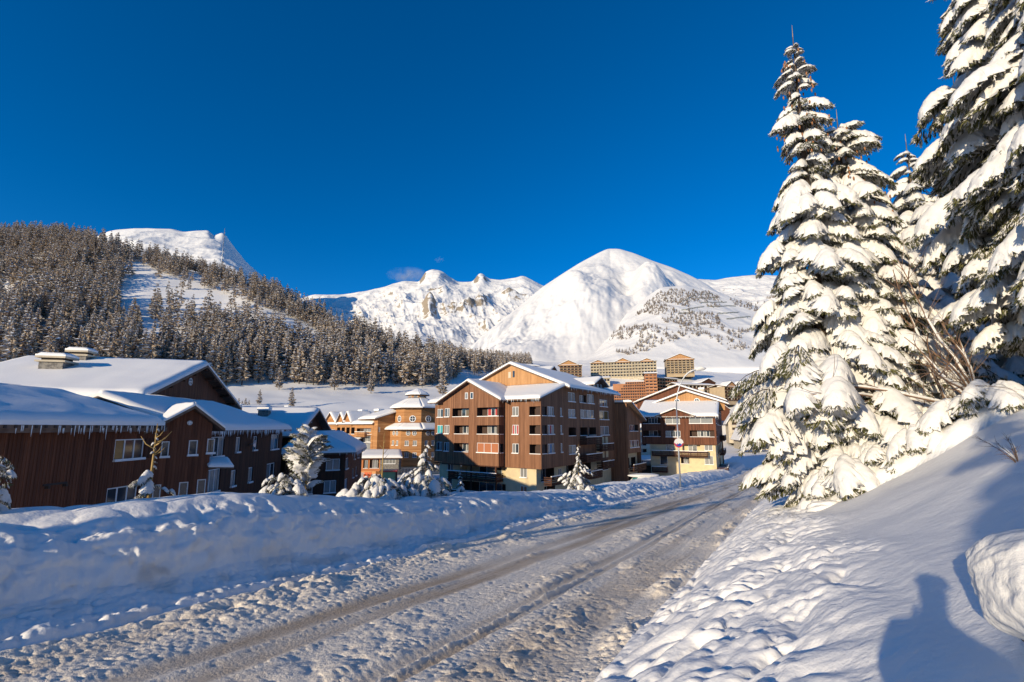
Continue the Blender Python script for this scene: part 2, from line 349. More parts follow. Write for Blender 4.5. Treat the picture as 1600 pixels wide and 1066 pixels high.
# ---- right bank: trodden clods by the road, then the smooth slope
def right_z(S, T):
    u = T - TRR
    near = sstep(12, 4, S)
    prof = np.interp(T, [-2.6, -2.2, -1.6, -.9, -.2, .4, 1.0, 1.7, 2.8, 4.0, 5.1, 8, 14, 40], [0, .2, .62, 1.0, 1.22, 1.55, 1.95, 2.35, 3.05, 3.95, 4.75, 6.3, 8.5, 14])
    bmp = near * np.interp(T, [-.6, .3, 1.0, 2.0, 4], [0, .12, .33, .22, 0])
    r0 = road_z(S[:, :1], np.full_like(S[:, :1], TRR))[0]; rd = zroad(S) + .05 + (r0 - zroad(S[:, :1]) - .05) * np.exp(-u / .12)
    z = rd + prof + bmp
    lz = sstep(0, .3, u) * sstep(.9 + 1.2, -.4 + 1.2, T + 1.0 + .5 * fbm(S / 3, S * 0, 2, 80))
    w1 = S + .6 * fbm(S / 1.1, T / 1.1, 2, 81); w2 = T + .5 * fbm(S / 1.1, T / 1.1, 2, 82)
    z = z + lz * (billow(w1 / 1.05, w2 / .75, 83) * .25 + billow(w1 / .42, w2 / .36, 84) * .15 + billow(w1 / .19, w2 / .17, 85) * .085 + billow(S / .09, T / .085, 86) * .035 * sstep(.25, .6, vn(S / .8, T / .6, 87)) - .16)
    z = z + sstep(.2, 1.6, T) * (fbm(S / 3.4 + T / 5, T / 3.4 - S / 12, 2, 88) * .14 + .02 * fbm(S / 1.1, T / 1.1, 2, 89))
    # a drift edge curling down towards the trodden strip
    z = z + .12 * np.exp(-((T - .35 - .22 * np.sin(S * .55)) / .3) ** 2) * sstep(14, 3, S)
    pl = [st(P(a, 700, d).x, d) for a, d in ((1318, 16.2), (1345, 15.6), (1400, 14.8), (1480, 13.7), (1565, 12.6))]
    dm = np.full(S.shape, 9.0)
    for (s0, t0), (s1, t1) in zip(pl[:-1], pl[1:]):
        q = np.clip(((S - s0) * (s1 - s0) + (T - t0) * (t1 - t0)) / ((s1 - s0) ** 2 + (t1 - t0) ** 2), 0, 1); dm = np.minimum(dm, np.hypot(S - s0 - q * (s1 - s0), T - t0 - q * (t1 - t0)))
    dm = dm / (1 + .45 * fbm(S / 1.1, T / 1.1, 2, 95))
    z = z + .52 * np.sqrt(np.clip(1 - (dm / .75) ** 2, 0, 1)) * (.75 + .4 * billow(S / .9, T / .9, 96))
    # the trodden hollow where the photographer stands
    z = np.where(True, z, z)
    d0 = np.sqrt(((S - 0.0) / 1.2) ** 2 + ((T - 0.0) / .7) ** 2); k = sstep(1.6, .8, d0)
    z = z * (1 - k) + (-1.68) * k
    return z, 0 * z + .10 * lz * vn(S / .3, T / .3, 90) * sstep(1.2, 0, u)
ts = np.concatenate([np.arange(TRR, 3, .035), np.arange(3, 9, .12), np.arange(9, 40, 1.2)])
S, T = np.meshgrid(ROWS, ts, indexing='ij'); Z, dirt = right_z(S, T); X, Y = xy(S, T)
tagk(link('snow_slope', gridmesh('snow_slope', X, Y, Z, SNOWG, dirt)), 'structure')
def rz(x, y):
    s, t = st(x, y); return float(right_z(np.array([[s]]), np.array([[t]]))[0][0, 0])
def lz_(s, t): return float(left_z(np.array([[float(s)]]), np.array([[float(t)]]))[0][0, 0])
# ---- village ground and hillside, polar sheet
pxs = np.arange(-1100, 2900, 9.0); Ds = np.geomspace(14, 1100, 330)
D2, PX = np.meshgrid(Ds, pxs, indexing='ij'); X = (PX - 800) / F * D2; Y = D2
Z = ground(X, Y)
s_, t_ = st(X, Y)
dip = sstep(-27, -24, t_) * sstep(44, 38, t_) * sstep(134, 128, s_)
Z = Z - dip * 3.0 * (t_ < 60)
rightside = sstep(-10, -4, t_) * sstep(134, 128, s_)
Z = np.where(rightside > .01, np.minimum(Z, zroad(s_) - 1.5 * rightside), Z)
tagk(link('hillside', gridmesh('hillside', X, Y, Z, SNOW)), 'structure')
# far plain under and behind everything, out to the horizon
R = np.array([1, 60, 400, 2000, 9000.0]); A = np.linspace(0, 2 * PI, 49)
RR, AA = np.meshgrid(R, A, indexing='ij')
tagk(link('ground', gridmesh('ground', RR * np.sin(AA), RR * np.cos(AA), -24 + 0 * RR, SNOW)), 'structure')
# ================================================================ MOUNTAINS
def snowrock(name, thr, sc, amt=1.0):
    m = bpy.data.materials.new(name); m.use_nodes = True; nt = m.node_tree; b = nt.nodes['Principled BSDF']; b.inputs['Roughness'].default_value = .8; b.inputs['Specular IOR Level'].default_value = .1
    g = nt.nodes.new('ShaderNodeNewGeometry'); sx = nt.nodes.new('ShaderNodeSeparateXYZ'); nt.links.new(g.outputs['True Normal'], sx.inputs[0])
    tc = nt.nodes.new('ShaderNodeTexCoord'); n = nt.nodes.new('ShaderNodeTexNoise'); n.inputs['Scale'].default_value = sc; n.inputs['Detail'].default_value = 8; n.inputs['Roughness'].default_value = .7
    nt.links.new(tc.outputs['Object'], n.inputs['Vector'])
    ma = nt.nodes.new('ShaderNodeMath'); ma.operation = 'MULTIPLY_ADD'; nt.links.new(n.outputs[0], ma.inputs[0]); ma.inputs[1].default_value = .55; nt.links.new(sx.outputs[2], ma.inputs[2])
    r = nt.nodes.new('ShaderNodeMapRange'); r.inputs[1].default_value = thr; r.inputs[2].default_value = thr + .06; nt.links.new(ma.outputs[0], r.inputs[0])
    mx = nt.nodes.new('ShaderNodeMix'); mx.data_type = 'RGBA'; mx.inputs[6].default_value = (.30, .25, .19, 1); mx.inputs[7].default_value = (.80, .79, .765, 1)
    nt.links.new(r.outputs[0], mx.inputs[0]); nt.links.new(mx.outputs[2], b.inputs['Base Color'])
    n2 = nt.nodes.new('ShaderNodeTexNoise'); n2.inputs['Scale'].default_value = sc * 1.5; n2.inputs['Detail'].default_value = 8; nt.links.new(tc.outputs['Object'], n2.inputs['Vector'])
    bn = nt.nodes.new('ShaderNodeBump'); bn.inputs['Strength'].default_value = .5 * amt; bn.inputs['Distance'].default_value = .25 / sc; nt.links.new(n2.outputs[0], bn.inputs['Height']); nt.links.new(bn.outputs[0], b.inputs['Normal'])
    return m
def ridge_noise(x, y, octv, seed):
    s = 0; a = 1; n = 0
    for k in range(octv):
        v = 1 - np.abs(vn(x * 2 ** k, y * 2 ** k, seed + k) * 2 - 1); s = s + a * v * v; n += a; a *= .5
    return s / n
def mountain(name, ridge, D0, foot, Dr, m, nx=360, ny=150, amp=12, nsc=260, pw=1.3, seed=0, ramp=0, flute=0, extra=None, det=.72):
    xs = np.array([r[0] for r in ridge], float); ys = np.array([r[1] for r in ridge], float)
    px = np.linspace(xs[0], xs[-1], nx); rp = np.interp(px, xs, ys)
    k = max(1, int(nx / (xs[-1] - xs[0]) * 5)); rr = np.pad(rp, k, mode='edge'); rp = np.convolve(rr, np.ones(2 * k + 1) / (2 * k + 1), mode='valid')
    Drx = np.interp(px, [a for a, _ in Dr], [b for _, b in Dr]) if isinstance(Dr, list) else np.full(nx, float(Dr))
    zr = np.array([zat(y, d) for y, d in zip(rp, Drx)])
    fy = np.interp(px, [a for a, _ in foot], [b for _, b in foot]); zf = np.array([zat(y, D0) for y in fy])
    p = np.concatenate([[-.012, -.003], np.linspace(0, 1, ny), np.linspace(1.02, 1.6, 20)])
    kk = max(2, nx // 12); rb = np.convolve(np.pad(zr / Drx, kk, mode='edge'), np.ones(2 * kk + 1) / (2 * kk + 1), mode='valid') * Drx
    Pp, PX = np.meshgrid(p, px, indexing='ij')
    D = D0 + (Drx[None] - D0) * Pp
    X = (PX - 800) / F * D; Y = D
    up = np.clip(Pp, 0, 1)
    Z = zf + (rb - zf) * (up ** pw) + (zr - rb) * sstep(det, 1.0, up) ** 1.5
    Z = Z - np.where(Pp < -.008, 60, 0) - np.where((Pp < 0) & (Pp >= -.008), 3, 0)
    back = np.clip(Pp - 1, 0, 1); Z = Z - (zr - zf) * back * .9
    w = np.sin(np.clip(up, 0, 1) * PI) ** .6 + ramp * np.exp(-((Pp - 1) / .06) ** 2)
    nz = ridge_noise(X / nsc, Y / nsc, 5, seed) - .45 + .6 * fbm(X / nsc / 2, Y / nsc / 2, 3, seed + 20)
    Z = Z + amp * w * nz
    if flute: Z = Z + flute * w * (ridge_noise(PX / 16 + up * 1.5, up * 2.2, 3, seed + 50) - .5)
    if extra is not None: Z = Z + extra(PX, up, X, Y)
    tagk(link(name, gridmesh(name, X, Y, Z, m)), 'structure'); return X, Y, Z, PX, Pp
MSM = snowrock('snowy_mountain', .30, .01, .5); MRK = snowrock('rocky_mountain', .84, .006, 1.0); MSM2 = snowrock('smooth_snow_mountain', .2, .01, .3)
def rocks(PX, up, X, Y):
    z = 0 * PX
    for cx, cu, wx, wu, h in ((676, .90, 20, .08, 28), (752, .92, 11, .06, 18), (668, .55, 11, .07, 60), (690, .72, 14, .05, 30), (752, .62, 12, .05, 35), (795, .75, 14, .06, 30), (612, .85, 16, .05, 25), (762, .40, 10, .04, 25)):
        z = z + h * np.exp(-((PX - cx) / wx) ** 2 * 1.5 - np.abs((up - cu) / wu) ** 1.6)
    z = z + 26 * (ridge_noise(PX / 34 + up * 2.0, up * 3.0 + PX / 90, 4, 71) - .45) * np.sin(np.clip(up, 0, 1) * PI)
    return z * (up < 1)
mountain('rocky_mountain', [(430, 476), (480, 460), (520, 461), (560, 455), (590, 449), (625, 439), (652, 440), (657, 425), (668, 421), (684, 423), (700, 433), (712, 440), (738, 440), (744, 428), (751, 426), (762, 435), (780, 437), (805, 434), (818, 430), (850, 446), (885, 458), (930, 470)],
         1150, [(430, 560), (930, 560)], 3000, MRK, 560, 240, 95, 330, 1.15, 3, ramp=.12, flute=0, extra=rocks)
def ribs(PX, up, X, Y):
    sh = (PX - 965) / 300.0
    a = fbm(sh * 4 + up * 1.8, up * 3.0 - sh * 2.0, 5, 81) * 46
    a = a + 75 * np.exp(-((PX - 1020 - 20 * (1 - up)) / 26) ** 2 - ((up - .62) / .16) ** 2) - 50 * np.exp(-((PX - 985) / 20) ** 2 - ((up - .55) / .2) ** 2) + 40 * np.exp(-((PX - 905 + 60 * (up - .5)) / 20) ** 2 - ((up - .6) / .25) ** 2)
    return a * np.sin(np.clip(up, 0, 1) * PI) ** .8 * (up < 1)
mountain('snow_peak', [(690, 575), (720, 556), (745, 535), (780, 504), (820, 472), (850, 448), (880, 429), (910, 411), (940, 396), (956, 389), (975, 389), (1000, 396), (1030, 408), (1060, 418), (1090, 431), (1115, 444), (1130, 455), (1150, 463), (1185, 482), (1220, 505), (1270, 540)],
         680, [(690, 574), (800, 570), (1270, 568)], [(690, 1000), (820, 1500), (960, 2000), (1100, 1700), (1270, 1400)], MSM2, 480, 200, 16, 300, 1.0, 17, ramp=.03, flute=0, extra=ribs)
mountain('far_ridge', [(1060, 446), (1100, 436), (1130, 437), (1145, 434), (1180, 430), (1200, 429), (1260, 432), (1400, 440)], 1500, [(1060, 540), (1400, 540)], 3200, MRK, 260, 120, 60, 200, 1.0, 33, ramp=.1)
mountain('snow_dome', [(60, 400), (100, 378), (135, 362), (150, 359), (180, 357), (240, 358), (256, 362), (262, 363), (280, 361), (302, 361), (310, 370), (318, 366), (326, 365), (336, 376), (350, 392), (366, 409), (400, 435), (460, 465)], 1100, [(60, 470), (460, 500)], 2200, MSM, 300, 120, 40, 200, .9, 41, ramp=.05)
BX, BY, BZ, BPX, BP = mountain('bushy_hill', [(900, 572), (935, 548), (960, 520), (985, 488), (1010, 468), (1040, 449), (1080, 446), (1110, 453), (1150, 464), (1190, 478), (1230, 492), (1300, 510), (1420, 530)],
         530, [(900, 580), (1000, 575), (1200, 575), (1420, 570)], [(900, 700), (1000, 950), (1100, 1050), (1420, 1000)], MSM2, 300, 130, 14, 120, .95, 61, ramp=.02)
# ================================================================ BUILDINGS
DIM = {}
def win_mesh(w, h, n, style):
    k = ('w', round(w, 2), round(h, 2), n, style)
    if k in DIM: return DIM[k]
    fr = MB(); t = .055; fw = .05
    def b(x0, x1, z0, z1): fr.box((x0, -.03, z0), (x1, fw, z1))
    b(0, w, 0, t); b(0, w, h - t, h); b(0, t, t, h - t); b(w - t, w, t, h - t)
    for i in range(1, n): b(w * i / n - .035, w * i / n + .035, t, h - t)
    me = fr.mesh('window', WHITE)
    panes = []
    pm = MB(); pw = (w - 2 * t - (n - 1) * .07) / n
    pm.box((0, .0, 0), (pw, .012, h - 2 * t))
    gm = {'d': GLASS, 'c': GLASSW, 'y': GLASSY, 'r': CURR, 'b': CURB, 't': TEAL, 'o': ORANGEB}
    pms = {c: None for c in set(style)}
    for c in pms: pms[c] = pm.mesh('pane', gm[c])
    for i in range(n): panes.append((t + i * (pw + .07), pms[style[i % len(style)]]))
    sl = MB(); sl.box((-.06, -.16, -.07), (w + .06, .02, -.003)); sl.box((-.05, -.15, -.003), (w + .05, -.045, .06), 1)
    DIM[k] = (me, panes, sl.mesh('sill', [WHITE, SNOW])); return DIM[k]
class Bld:
    def __init__(s, name, A, Bp, zb, label, cat='building', group=None, loc=None):
        """front facade from world (x,y) A (left) to Bp (right); local x along it, y inward"""
        A = Vector(A); Bp = Vector(Bp); d = Bp - A; s.L = d.length
        s.root = empty(name, (A.x, A.y, zb), math.atan2(d.y, d.x), label, cat, group); s.zb = zb
    def wall(s, m, p0, p1, z0, top, ops=(), name='wall', frames=True):
        p0 = Vector(p0); p1 = Vector(p1); d = (p1 - p0); L = d.length; d.normalize(); n = Vector((d.y, -d.x))
        tp = top if isinstance(top, (list, tuple)) else [(0, top), (L, top)]
        tu = [a for a, _ in tp]; tz = [b for _, b in tp]
        zt = lambda u: float(np.interp(u, tu, tz))
        def W(u, w, z): q = p0 + d * u - n * w; return (q.x, q.y, z)
        us = sorted(set([0, L] + [round(a, 4) for a in tu if 0 < a < L] + [round(v, 4) for o in ops for v in (o['u'], o['u'] + o['w']) if 0 < v < L]))
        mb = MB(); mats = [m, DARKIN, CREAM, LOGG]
        for a, b in zip(us[:-1], us[1:]):
            mid = (a + b) / 2; hs = sorted((o['z'], o['z'] + o['h']) for o in ops if o['u'] < mid < o['u'] + o['w'])
            lo = z0
            for h0, h1 in hs:
                if h0 > lo + 1e-4: mb.poly([W(a, 0, lo), W(b, 0, lo), W(b, 0, h0), W(a, 0, h0)])
                lo = max(lo, h1)
            if min(zt(a), zt(b)) > lo: mb.poly([W(a, 0, lo), W(b, 0, lo), W(b, 0, zt(b)), W(a, 0, zt(a))])
            elif max(zt(a), zt(b)) > lo: mb.poly([W(a, 0, lo), W(b, 0, lo), W(b, 0, max(lo, zt(b))), W(a, 0, max(lo, zt(a)))])
        for o in ops:
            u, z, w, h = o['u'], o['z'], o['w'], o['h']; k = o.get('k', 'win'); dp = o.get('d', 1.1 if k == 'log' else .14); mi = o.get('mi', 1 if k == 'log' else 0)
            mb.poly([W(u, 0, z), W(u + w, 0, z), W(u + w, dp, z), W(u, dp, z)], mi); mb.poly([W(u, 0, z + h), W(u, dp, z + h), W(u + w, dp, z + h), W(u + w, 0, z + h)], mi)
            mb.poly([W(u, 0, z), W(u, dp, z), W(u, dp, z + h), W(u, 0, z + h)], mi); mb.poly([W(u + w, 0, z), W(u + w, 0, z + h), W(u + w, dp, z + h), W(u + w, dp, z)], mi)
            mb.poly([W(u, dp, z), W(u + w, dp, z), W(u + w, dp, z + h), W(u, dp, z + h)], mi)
        wo_ = mb.obj(name, mats, s.root)
        if not frames: return wo_
        ang = math.atan2(d.y, d.x)
        for o in ops:
            u, z, w, h = o['u'], o['z'], o['w'], o['h']; k = o.get('k', 'win')
            if k == 'hole': continue
            if k == 'log':
                c = W(u, -.02, z)
                st_ = MB(); st_.box((0, -.04, -.03), (w, .14, .05)); f = st_.obj('snow_strip', SNOW, s.root, c); f.rotation_euler.z = ang
                nn = o.get('n', 2); me, panes, sl = win_mesh(w * .5, h - .12, nn, o.get('s', 'd')); off = o.get('off', .3); c = W(u + w * off, o.get('d', 1.1) - .06, z + .08)
            else:
                me, panes, sl = win_mesh(w - .02, h - .02, o.get('n', 2), o.get('s', 'd')); c = W(u + .01, .06, z + .01)
            f = link('window', me, s.root, c); f.rotation_euler.z = ang
            for x, pm in panes: link('pane', pm, f, (x, 0.0, .07))
            if k == 'win' and o.get('sill', True): link('sill', sl, f, (0, -.06, 0))
            if o.get('sh'):
                sb = MB(); sw = w * .42; sb.box((0, -.05, 0), (sw, 0, h)); q = MB()
                g = sb.obj('shutter', W_DARK, s.root, W(u + w + .03, -.01, z)); g.rotation_euler.z = ang
        return wo_
    def round_win(s, p0, p1, u, z, r, style='d'):
        p0 = Vector(p0); p1 = Vector(p1); d = (p1 - p0).normalized(); n = Vector((d.y, -d.x)); q = p0 + d * u + n * .03
        mb = MB(); N = 14
        for k in range(N):
            a = 2 * PI * k / N; b = 2 * PI * (k + 1) / N
            for r0, r1, y0, y1 in ((r * .8, r, -.05, .03),):
                pa = [(r0 * math.cos(a), y0, r0 * math.sin(a)), (r0 * math.cos(b), y0, r0 * math.sin(b)), (r1 * math.cos(b), y0, r1 * math.sin(b)), (r1 * math.cos(a), y0, r1 * math.sin(a))]
                pb = [(x, y1, zz) for x, y, zz in pa]; mb.hexa(pa + pb)
        mb.box((-.04, -.045, -r * .8), (.04, .01, r * .8)); mb.box((-r * .8, -.047, -.04), (r * .8, .008, .04))
        f = mb.obj('round_window', WHITE, s.root, (q.x, q.y, z)); f.rotation_euler.z = math.atan2(d.y, d.x)
        g = MB(); g.poly([(r * .85 * math.cos(2 * PI * k / N), -.01, r * .85 * math.sin(2 * PI * k / N)) for k in range(N)]); g.obj('pane', GLASS, f)
    def roof(s, q, th=.18, sn=.38, rnd=(1, 1, 0, 1), m=None, seed=1, nu=18, nv=10, name='roof', lump=.05, ice=0):
        """q: eave left, eave right, ridge right, ridge left (local). rnd: which edges of the snow are rounded (eave, right, ridge, left)"""
        m = m or W_TRIM; q = [Vector(p) for p in q]; mb = MB()
        mb.hexa([(p.x, p.y, p.z) for p in q] + [(p.x, p.y, p.z + th) for p in q]); r = mb.obj(name, m, s.root)
        U, V_ = np.meshgrid(np.linspace(0, 1, nu + 1) ** 1.0, np.linspace(0, 1, nv + 1), indexing='ij')
        # denser near the edges
        e = lambda t: .5 - .5 * np.cos(PI * t); U = .5 * U + .5 * e(U); V_ = .5 * V_ + .5 * e(V_)
        C = [np.array(p) for p in q]
        Pt = (C[0] * ((1 - U) * (1 - V_))[..., None] + C[1] * (U * (1 - V_))[..., None] + C[2] * (U * V_)[..., None] + C[3] * ((1 - U) * V_)[..., None])
        Lu = (q[1] - q[0]).length; Lu2 = (q[2] - q[3]).length; Lv = max((q[3] - q[0]).length, (q[2] - q[1]).length)
        LU = Lu * (1 - V_) + Lu2 * V_
        R = min(sn * 1.0, .5)
        ed = np.full(U.shape, 9.0)
        if rnd[0]: ed = np.minimum(ed, V_ * Lv)
        if rnd[1]: ed = np.minimum(ed, (1 - U) * LU)
        if rnd[2]: ed = np.minimum(ed, (1 - V_) * Lv)
        if rnd[3]: ed = np.minimum(ed, U * LU)
        x = np.clip(ed / R, 0, 1); prof = .45 + .55 * np.sqrt(np.clip(1 - (1 - x) ** 2, 0, 1))
        top = Pt[..., 2] + th + .004 + sn * prof + lump * fbm(Pt[..., 0] / 1.5 + seed * 7, Pt[..., 1] / 1.5, 3, seed)
        bot = Pt[..., 2] + th + .004
        n = U.size; A = np.stack([Pt[..., 0], Pt[..., 1], top], -1).reshape(-1, 3); B = np.stack([Pt[..., 0], Pt[..., 1], bot], -1).reshape(-1, 3)
        # let the snow overhang the edge a little
        ctr = A.mean(0); lip = .06
        i = np.arange(n).reshape(U.shape)
        Fq = [np.stack([i[:-1, :-1], i[1:, :-1], i[1:, 1:], i[:-1, 1:]], -1).reshape(-1, 4)]
        Fq.append(Fq[0][:, ::-1] + n)
        for ring in (i[:, 0], i[-1, :], i[::-1, -1], i[0, ::-1]):
            a, b = ring[:-1], ring[1:]; Fq.append(np.stack([a, a + n, b + n, b], -1))
        Fq = np.concatenate(Fq)
        k = len(i[:-1, :-1].ravel()); sm = np.zeros(len(Fq), bool); sm[:k] = True
        me = npmesh('roof_snow', np.concatenate([A, B]), Fq, SNOW, sm)
        bm = bmesh.new(); bm.from_mesh(me); bmesh.ops.recalc_face_normals(bm, faces=bm.faces); bm.to_mesh(me); bm.free()
        link('roof_snow', me, r)
        if ice:
            rg = random.Random(seed); mb = MB(); d = q[1] - q[0]
            for k in range(int(Lu * ice)):
                t = rg.random() ** .8; ln = rg.uniform(.06, .30) * (1 if rg.random() < .85 else 2.0); p = q[0] + d * t
                mb.tube([p + Vector((0, 0, .16)), p + Vector((0, 0, -ln * .4)), p + Vector((0, 0, -ln))], [.026, .016, .003], 5, sm=False)
            tagk(mb.obj('icicles', ICE, r), 'stuff')
        return r
    def box(s, name, m, a, b, parent=None): mb = MB(); mb.box(a, b); return mb.obj(name, m, parent or s.root)
    def balcony(s, p0, p1, u0, u1, z, dep=1.1, m=None, solid=False, snow=True):
        m = m or W_DARK
        p0 = Vector(p0); p1 = Vector(p1); d = (p1 - p0).normalized(); n = Vector((d.y, -d.x)); q = p0 + d * u0; w = u1 - u0
        mb = MB(); mb.box((0, -dep, -.14), (w, -.004, 0))
        f = mb.obj('balcony', m, s.root, (q.x, q.y, z)); f.rotation_euler.z = math.atan2(d.y, d.x)
        mb = MB()
        hs = [(.0, .95)] if solid else [(.08, .26), (.34, .52), (.60, .78), (.86, .98)]
        for a, b in hs:
            mb.box((0, -dep - .03, a), (w, -dep + .01, b)); mb.box((-.01, -dep + .012, a), (.03, -.006, b)); mb.box((w - .03, -dep + .012, a), (w + .01, -.006, b))
        k = max(1, int(w / 1.6))
        for i in range(k + 1): x = .05 + (w - .1) * i / k; mb.box((x - .05, -dep + .012, 0), (x + .05, -dep + .09, 1.02))
        mb.obj('railing', m, f)
        if snow:
            mb = MB(); mb.box((-.02, -dep - .05, 1.022), (w + .02, -dep + .1, 1.12)); mb.obj('rail_snow', SNOW, f)
        return f
def win(u, z, w=.95, h=1.2, n=2, s='d', **k): return dict(u=u, z=z, w=w, h=h, n=n, s=s, **k)
def log(u, z, w, h=1.25, s='d', **k): return dict(u=u, z=z, w=w, h=h, k='log', s=s, **k)

# ---------------------------------------------------------------- main apartment block, centre
def main_block():
    zb = -9.6
    b = Bld('apartment_block', (-12.1, 72.0), (3.86, 61.0), zb, 'large brown timber apartment block with snowy double gable and cream ground floors in the centre')
    o = 0.4; L = b.L; RD = .0
    ZS = [5.7 + o, 8.25 + o, 10.75 + o]; TOP = 13.1 + o; WB = 4.05 + o
    # left strip, bay, recess, right strip
    ops = [win(.5, z, 1.3, 1.3, 2, s) for z, s in zip(ZS, ('dc', 't', 'cd'))]
    b.wall(W_MAIN, (0, 0), (2.9, 0), WB, TOP, ops)
    bw = 10.5; y0 = -1.3
    ops = []
    for z, st_, s2 in zip(ZS, ('dc', 'c', 'dc'), ('y', 'd', 'd')):
        ops += [win(.35, z, 1.0, 1.3, 2, st_)]
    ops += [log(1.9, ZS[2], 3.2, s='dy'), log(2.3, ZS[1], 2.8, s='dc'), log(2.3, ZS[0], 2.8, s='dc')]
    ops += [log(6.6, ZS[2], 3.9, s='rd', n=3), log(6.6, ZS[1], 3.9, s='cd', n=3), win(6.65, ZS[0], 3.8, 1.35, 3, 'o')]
    apex = (5.25, 15.75 + o); ev = TOP + .05
    b.wall(W_MAIN, (2.9, y0), (2.9 + bw, y0), WB - .1, [(0, ev), apex, (bw, ev)], ops)
    b.wall(W_MAIN, (2.9 + bw, y0), (2.9 + bw, 0), WB - .1, ev, [log(.25, z, .8, d=.5, n=1) for z in ZS])
    b.wall(W_MAIN, (2.9, 0), (2.9, y0), WB - .1, ev)
    b.box('bay_floor', W_DARK, (2.9, y0, WB - .25), (2.9 + bw, 0, WB - .102))
    for i, ux in enumerate((4.35, 5.35)):
        mb = MB(); mb.box((0, -.05, 0), (.55, 0, .95)); f = mb.obj('window', WHITE, b.root, (2.9 + ux, y0 - .003, 13.3 + o)); mb = MB(); mb.box((.08, -.062, .08), (.47, -.051, .87)); mb.obj('pane', GLASS if i else GLASSW, f)
    b.wall(W_MAIN, (2.9 + bw, 0), (L, 0), WB - .3, TOP,
           [win(1.35, ZS[2], 1.05, 1.3, 2, 'c'), win(1.35, ZS[1], 1.05, 1.3, 3, 'rcr'), win(1.35, ZS[0], 1.05, 1.3, 2, 'cd')] +
           [log(4.15, z, 1.75, n=1, s='d', d=1.2) for z in ZS])
    # right facade, first seven metres under the sloping roof
    wtop = [(0, TOP), (7.1, 15.3 + o), (25.7, 15.3 + o)]
    SS = [5.3 + o, 7.95 + o, 10.6 + o, 13.0 + o]
    ops = [log(.3, z - .0, 1.2, s='d', n=1, d=1.0) for z in ZS]
    ops += [win(1.75, z, 1.75, 1.3, 3, s) for z, s in zip(ZS, ('cbd', 'crc', 'ccd'))]
    ops += [win(5.35, z, .5, 1.25, 1, 'c') for z in ZS]
    ops += [win(7.8, SS[3], 2.3, 1.4, 2, 'd'), win(7.8, SS[2], 2.3, 1.3, 2, 'c'), log(7.8, SS[1], 2.4), win(7.8, SS[0], 2.3, 1.3, 2, 'dc')]
    ops += [log(11.6, SS[3], 2.4, d=.4), win(14.3, SS[3], 2.6, 1.5, 3, 'dc'), win(11.8, SS[2], 5.0, 1.35, 4, 'cd'), log(11.6, SS[1], 2.6), log(14.7, SS[1], 2.8)]
    ops += [win(19.2, SS[3] - .3, 3.2, 1.2, 3, 'cd'), dict(u=19.0, z=10.5 + o, w=3.8, h=1.5, k='win', n=2, s='y'), win(19.2, 7.9 + o, 3.6, 1.5, 2, 'cc')]
    b.wall(W_DARK if False else W_MAIN, (L, 0), (L, 25.7), WB - .3, wtop, ops)
    # cream lower storeys
    cw = .0
    ops = [win(1.6, 2.75 + o, 1.15, 1.1, 2, 'c'), win(1.5, .55 + o, 1.1, 1.1, 1, 'd'), log(4.2, 2.2 + o, 8.3, 1.8, d=1.5, n=3, s='dc', mi=2), log(4.2, -.6 + o, 8.3, 2.0, d=1.5, n=3, s='d', mi=1),
           win(14.9, 2.5 + o, 1.1, 1.35, 2, 'c'), win(14.9, .1 + o, 1.1, 1.3, 2, 'o')]
    b.wall(CREAM, (.9, .35), (L - 1.0, .35), -1.0, WB - .0, ops, 'cream_wall')
    b.wall(CREAM, (.9, 6), (.9, .35), -1.0, WB, name='cream_wall')
    ops = [log(1.2, 1.9 + o, 3.6, 1.9, mi=1), win(6.0, 2.2 + o, 1.0, 1.1, 2, 'c'), log(8.5, 1.9 + o, 3, 1.9, mi=1), log(2.0, -.5 + o, 3.0, 1.7, mi=1), log(12.5, 1.9 + o, 4.5, 1.9, mi=1), win(18.2, 1.2 + o, 1.6, 1.2, 2, 'd'), log(21, 1.9 + o, 3.0, 1.9, mi=1)]
    b.wall(CREAM, (L - 1.0, .35), (L - 1.0, 25.7), -1.0, WB - .3, ops, 'cream_wall')
    b.box('overhang_floor', W_DARK, (-.0, .02, WB - .2), (L - .02, 25.6, WB - .302))
    # cream and timber balcony stack on the right facade
    fr = ((L, 0), (L, 25.7))
    mb = MB()
    for u, z in ((14.4, 7.0), (14.4, 4.4), (17.3, 5.7), (17.3, 3.0), (11.6, 7.1), (11.6, 4.5)):
        pass
    for u0, u1, z in ((11.4, 14.3, 6.7 + o), (14.4, 17.2, 6.7 + o), (17.4, 22.0, 5.5 + o), (11.4, 14.3, 4.1 + o), (14.4, 17.2, 4.1 + o), (17.4, 22.0, 2.7 + o), (.6, 5.6, 1.75 + o), (8.0, 12.5, 1.75 + o), (12.8, 17, 1.5 + o)):
        b.balcony(*fr, u0, u1, z, 1.15)
    b.balcony((0, .35), (L, .35), 4.2, 13.0, 1.9 + o, 1.7); b.balcony((0, .35), (L, .35), 4.2, 13.0, -.75 + o, 1.7)
    for u in (4.3, 8.5, 12.9): b.box('post', W_DARK, (u - .09, -1.33 + .0, -1), (u + .09, -1.15, WB - .27))
    for u0, u1, z0, z1 in ((17.4, 18.6, 4.2, 7.6), (19.6, 20.6, 4.2, 7.6), (21.2, 22.2, 4.2, 7.6)):
        b.box('cream_panel', CREAM, (L - .02, u0, z0 + o), (L + .03, u1, z1 + o))
    # roofs: big rear gable
    rw0, rw1 = 6.4, 26.4; ez = 15.2 + o; az = 19.1 + o; mid = L / 2
    b.wall(W_GABLE, (0, 7.0), (L, 7.0), 13.0 + o, [(0, ez), (mid, az), (L, ez)], name='gable')
    b.wall(W_MAIN, (L, 25.7), (0, 25.7), 0, [(0, ez), (mid, az), (L, ez)])
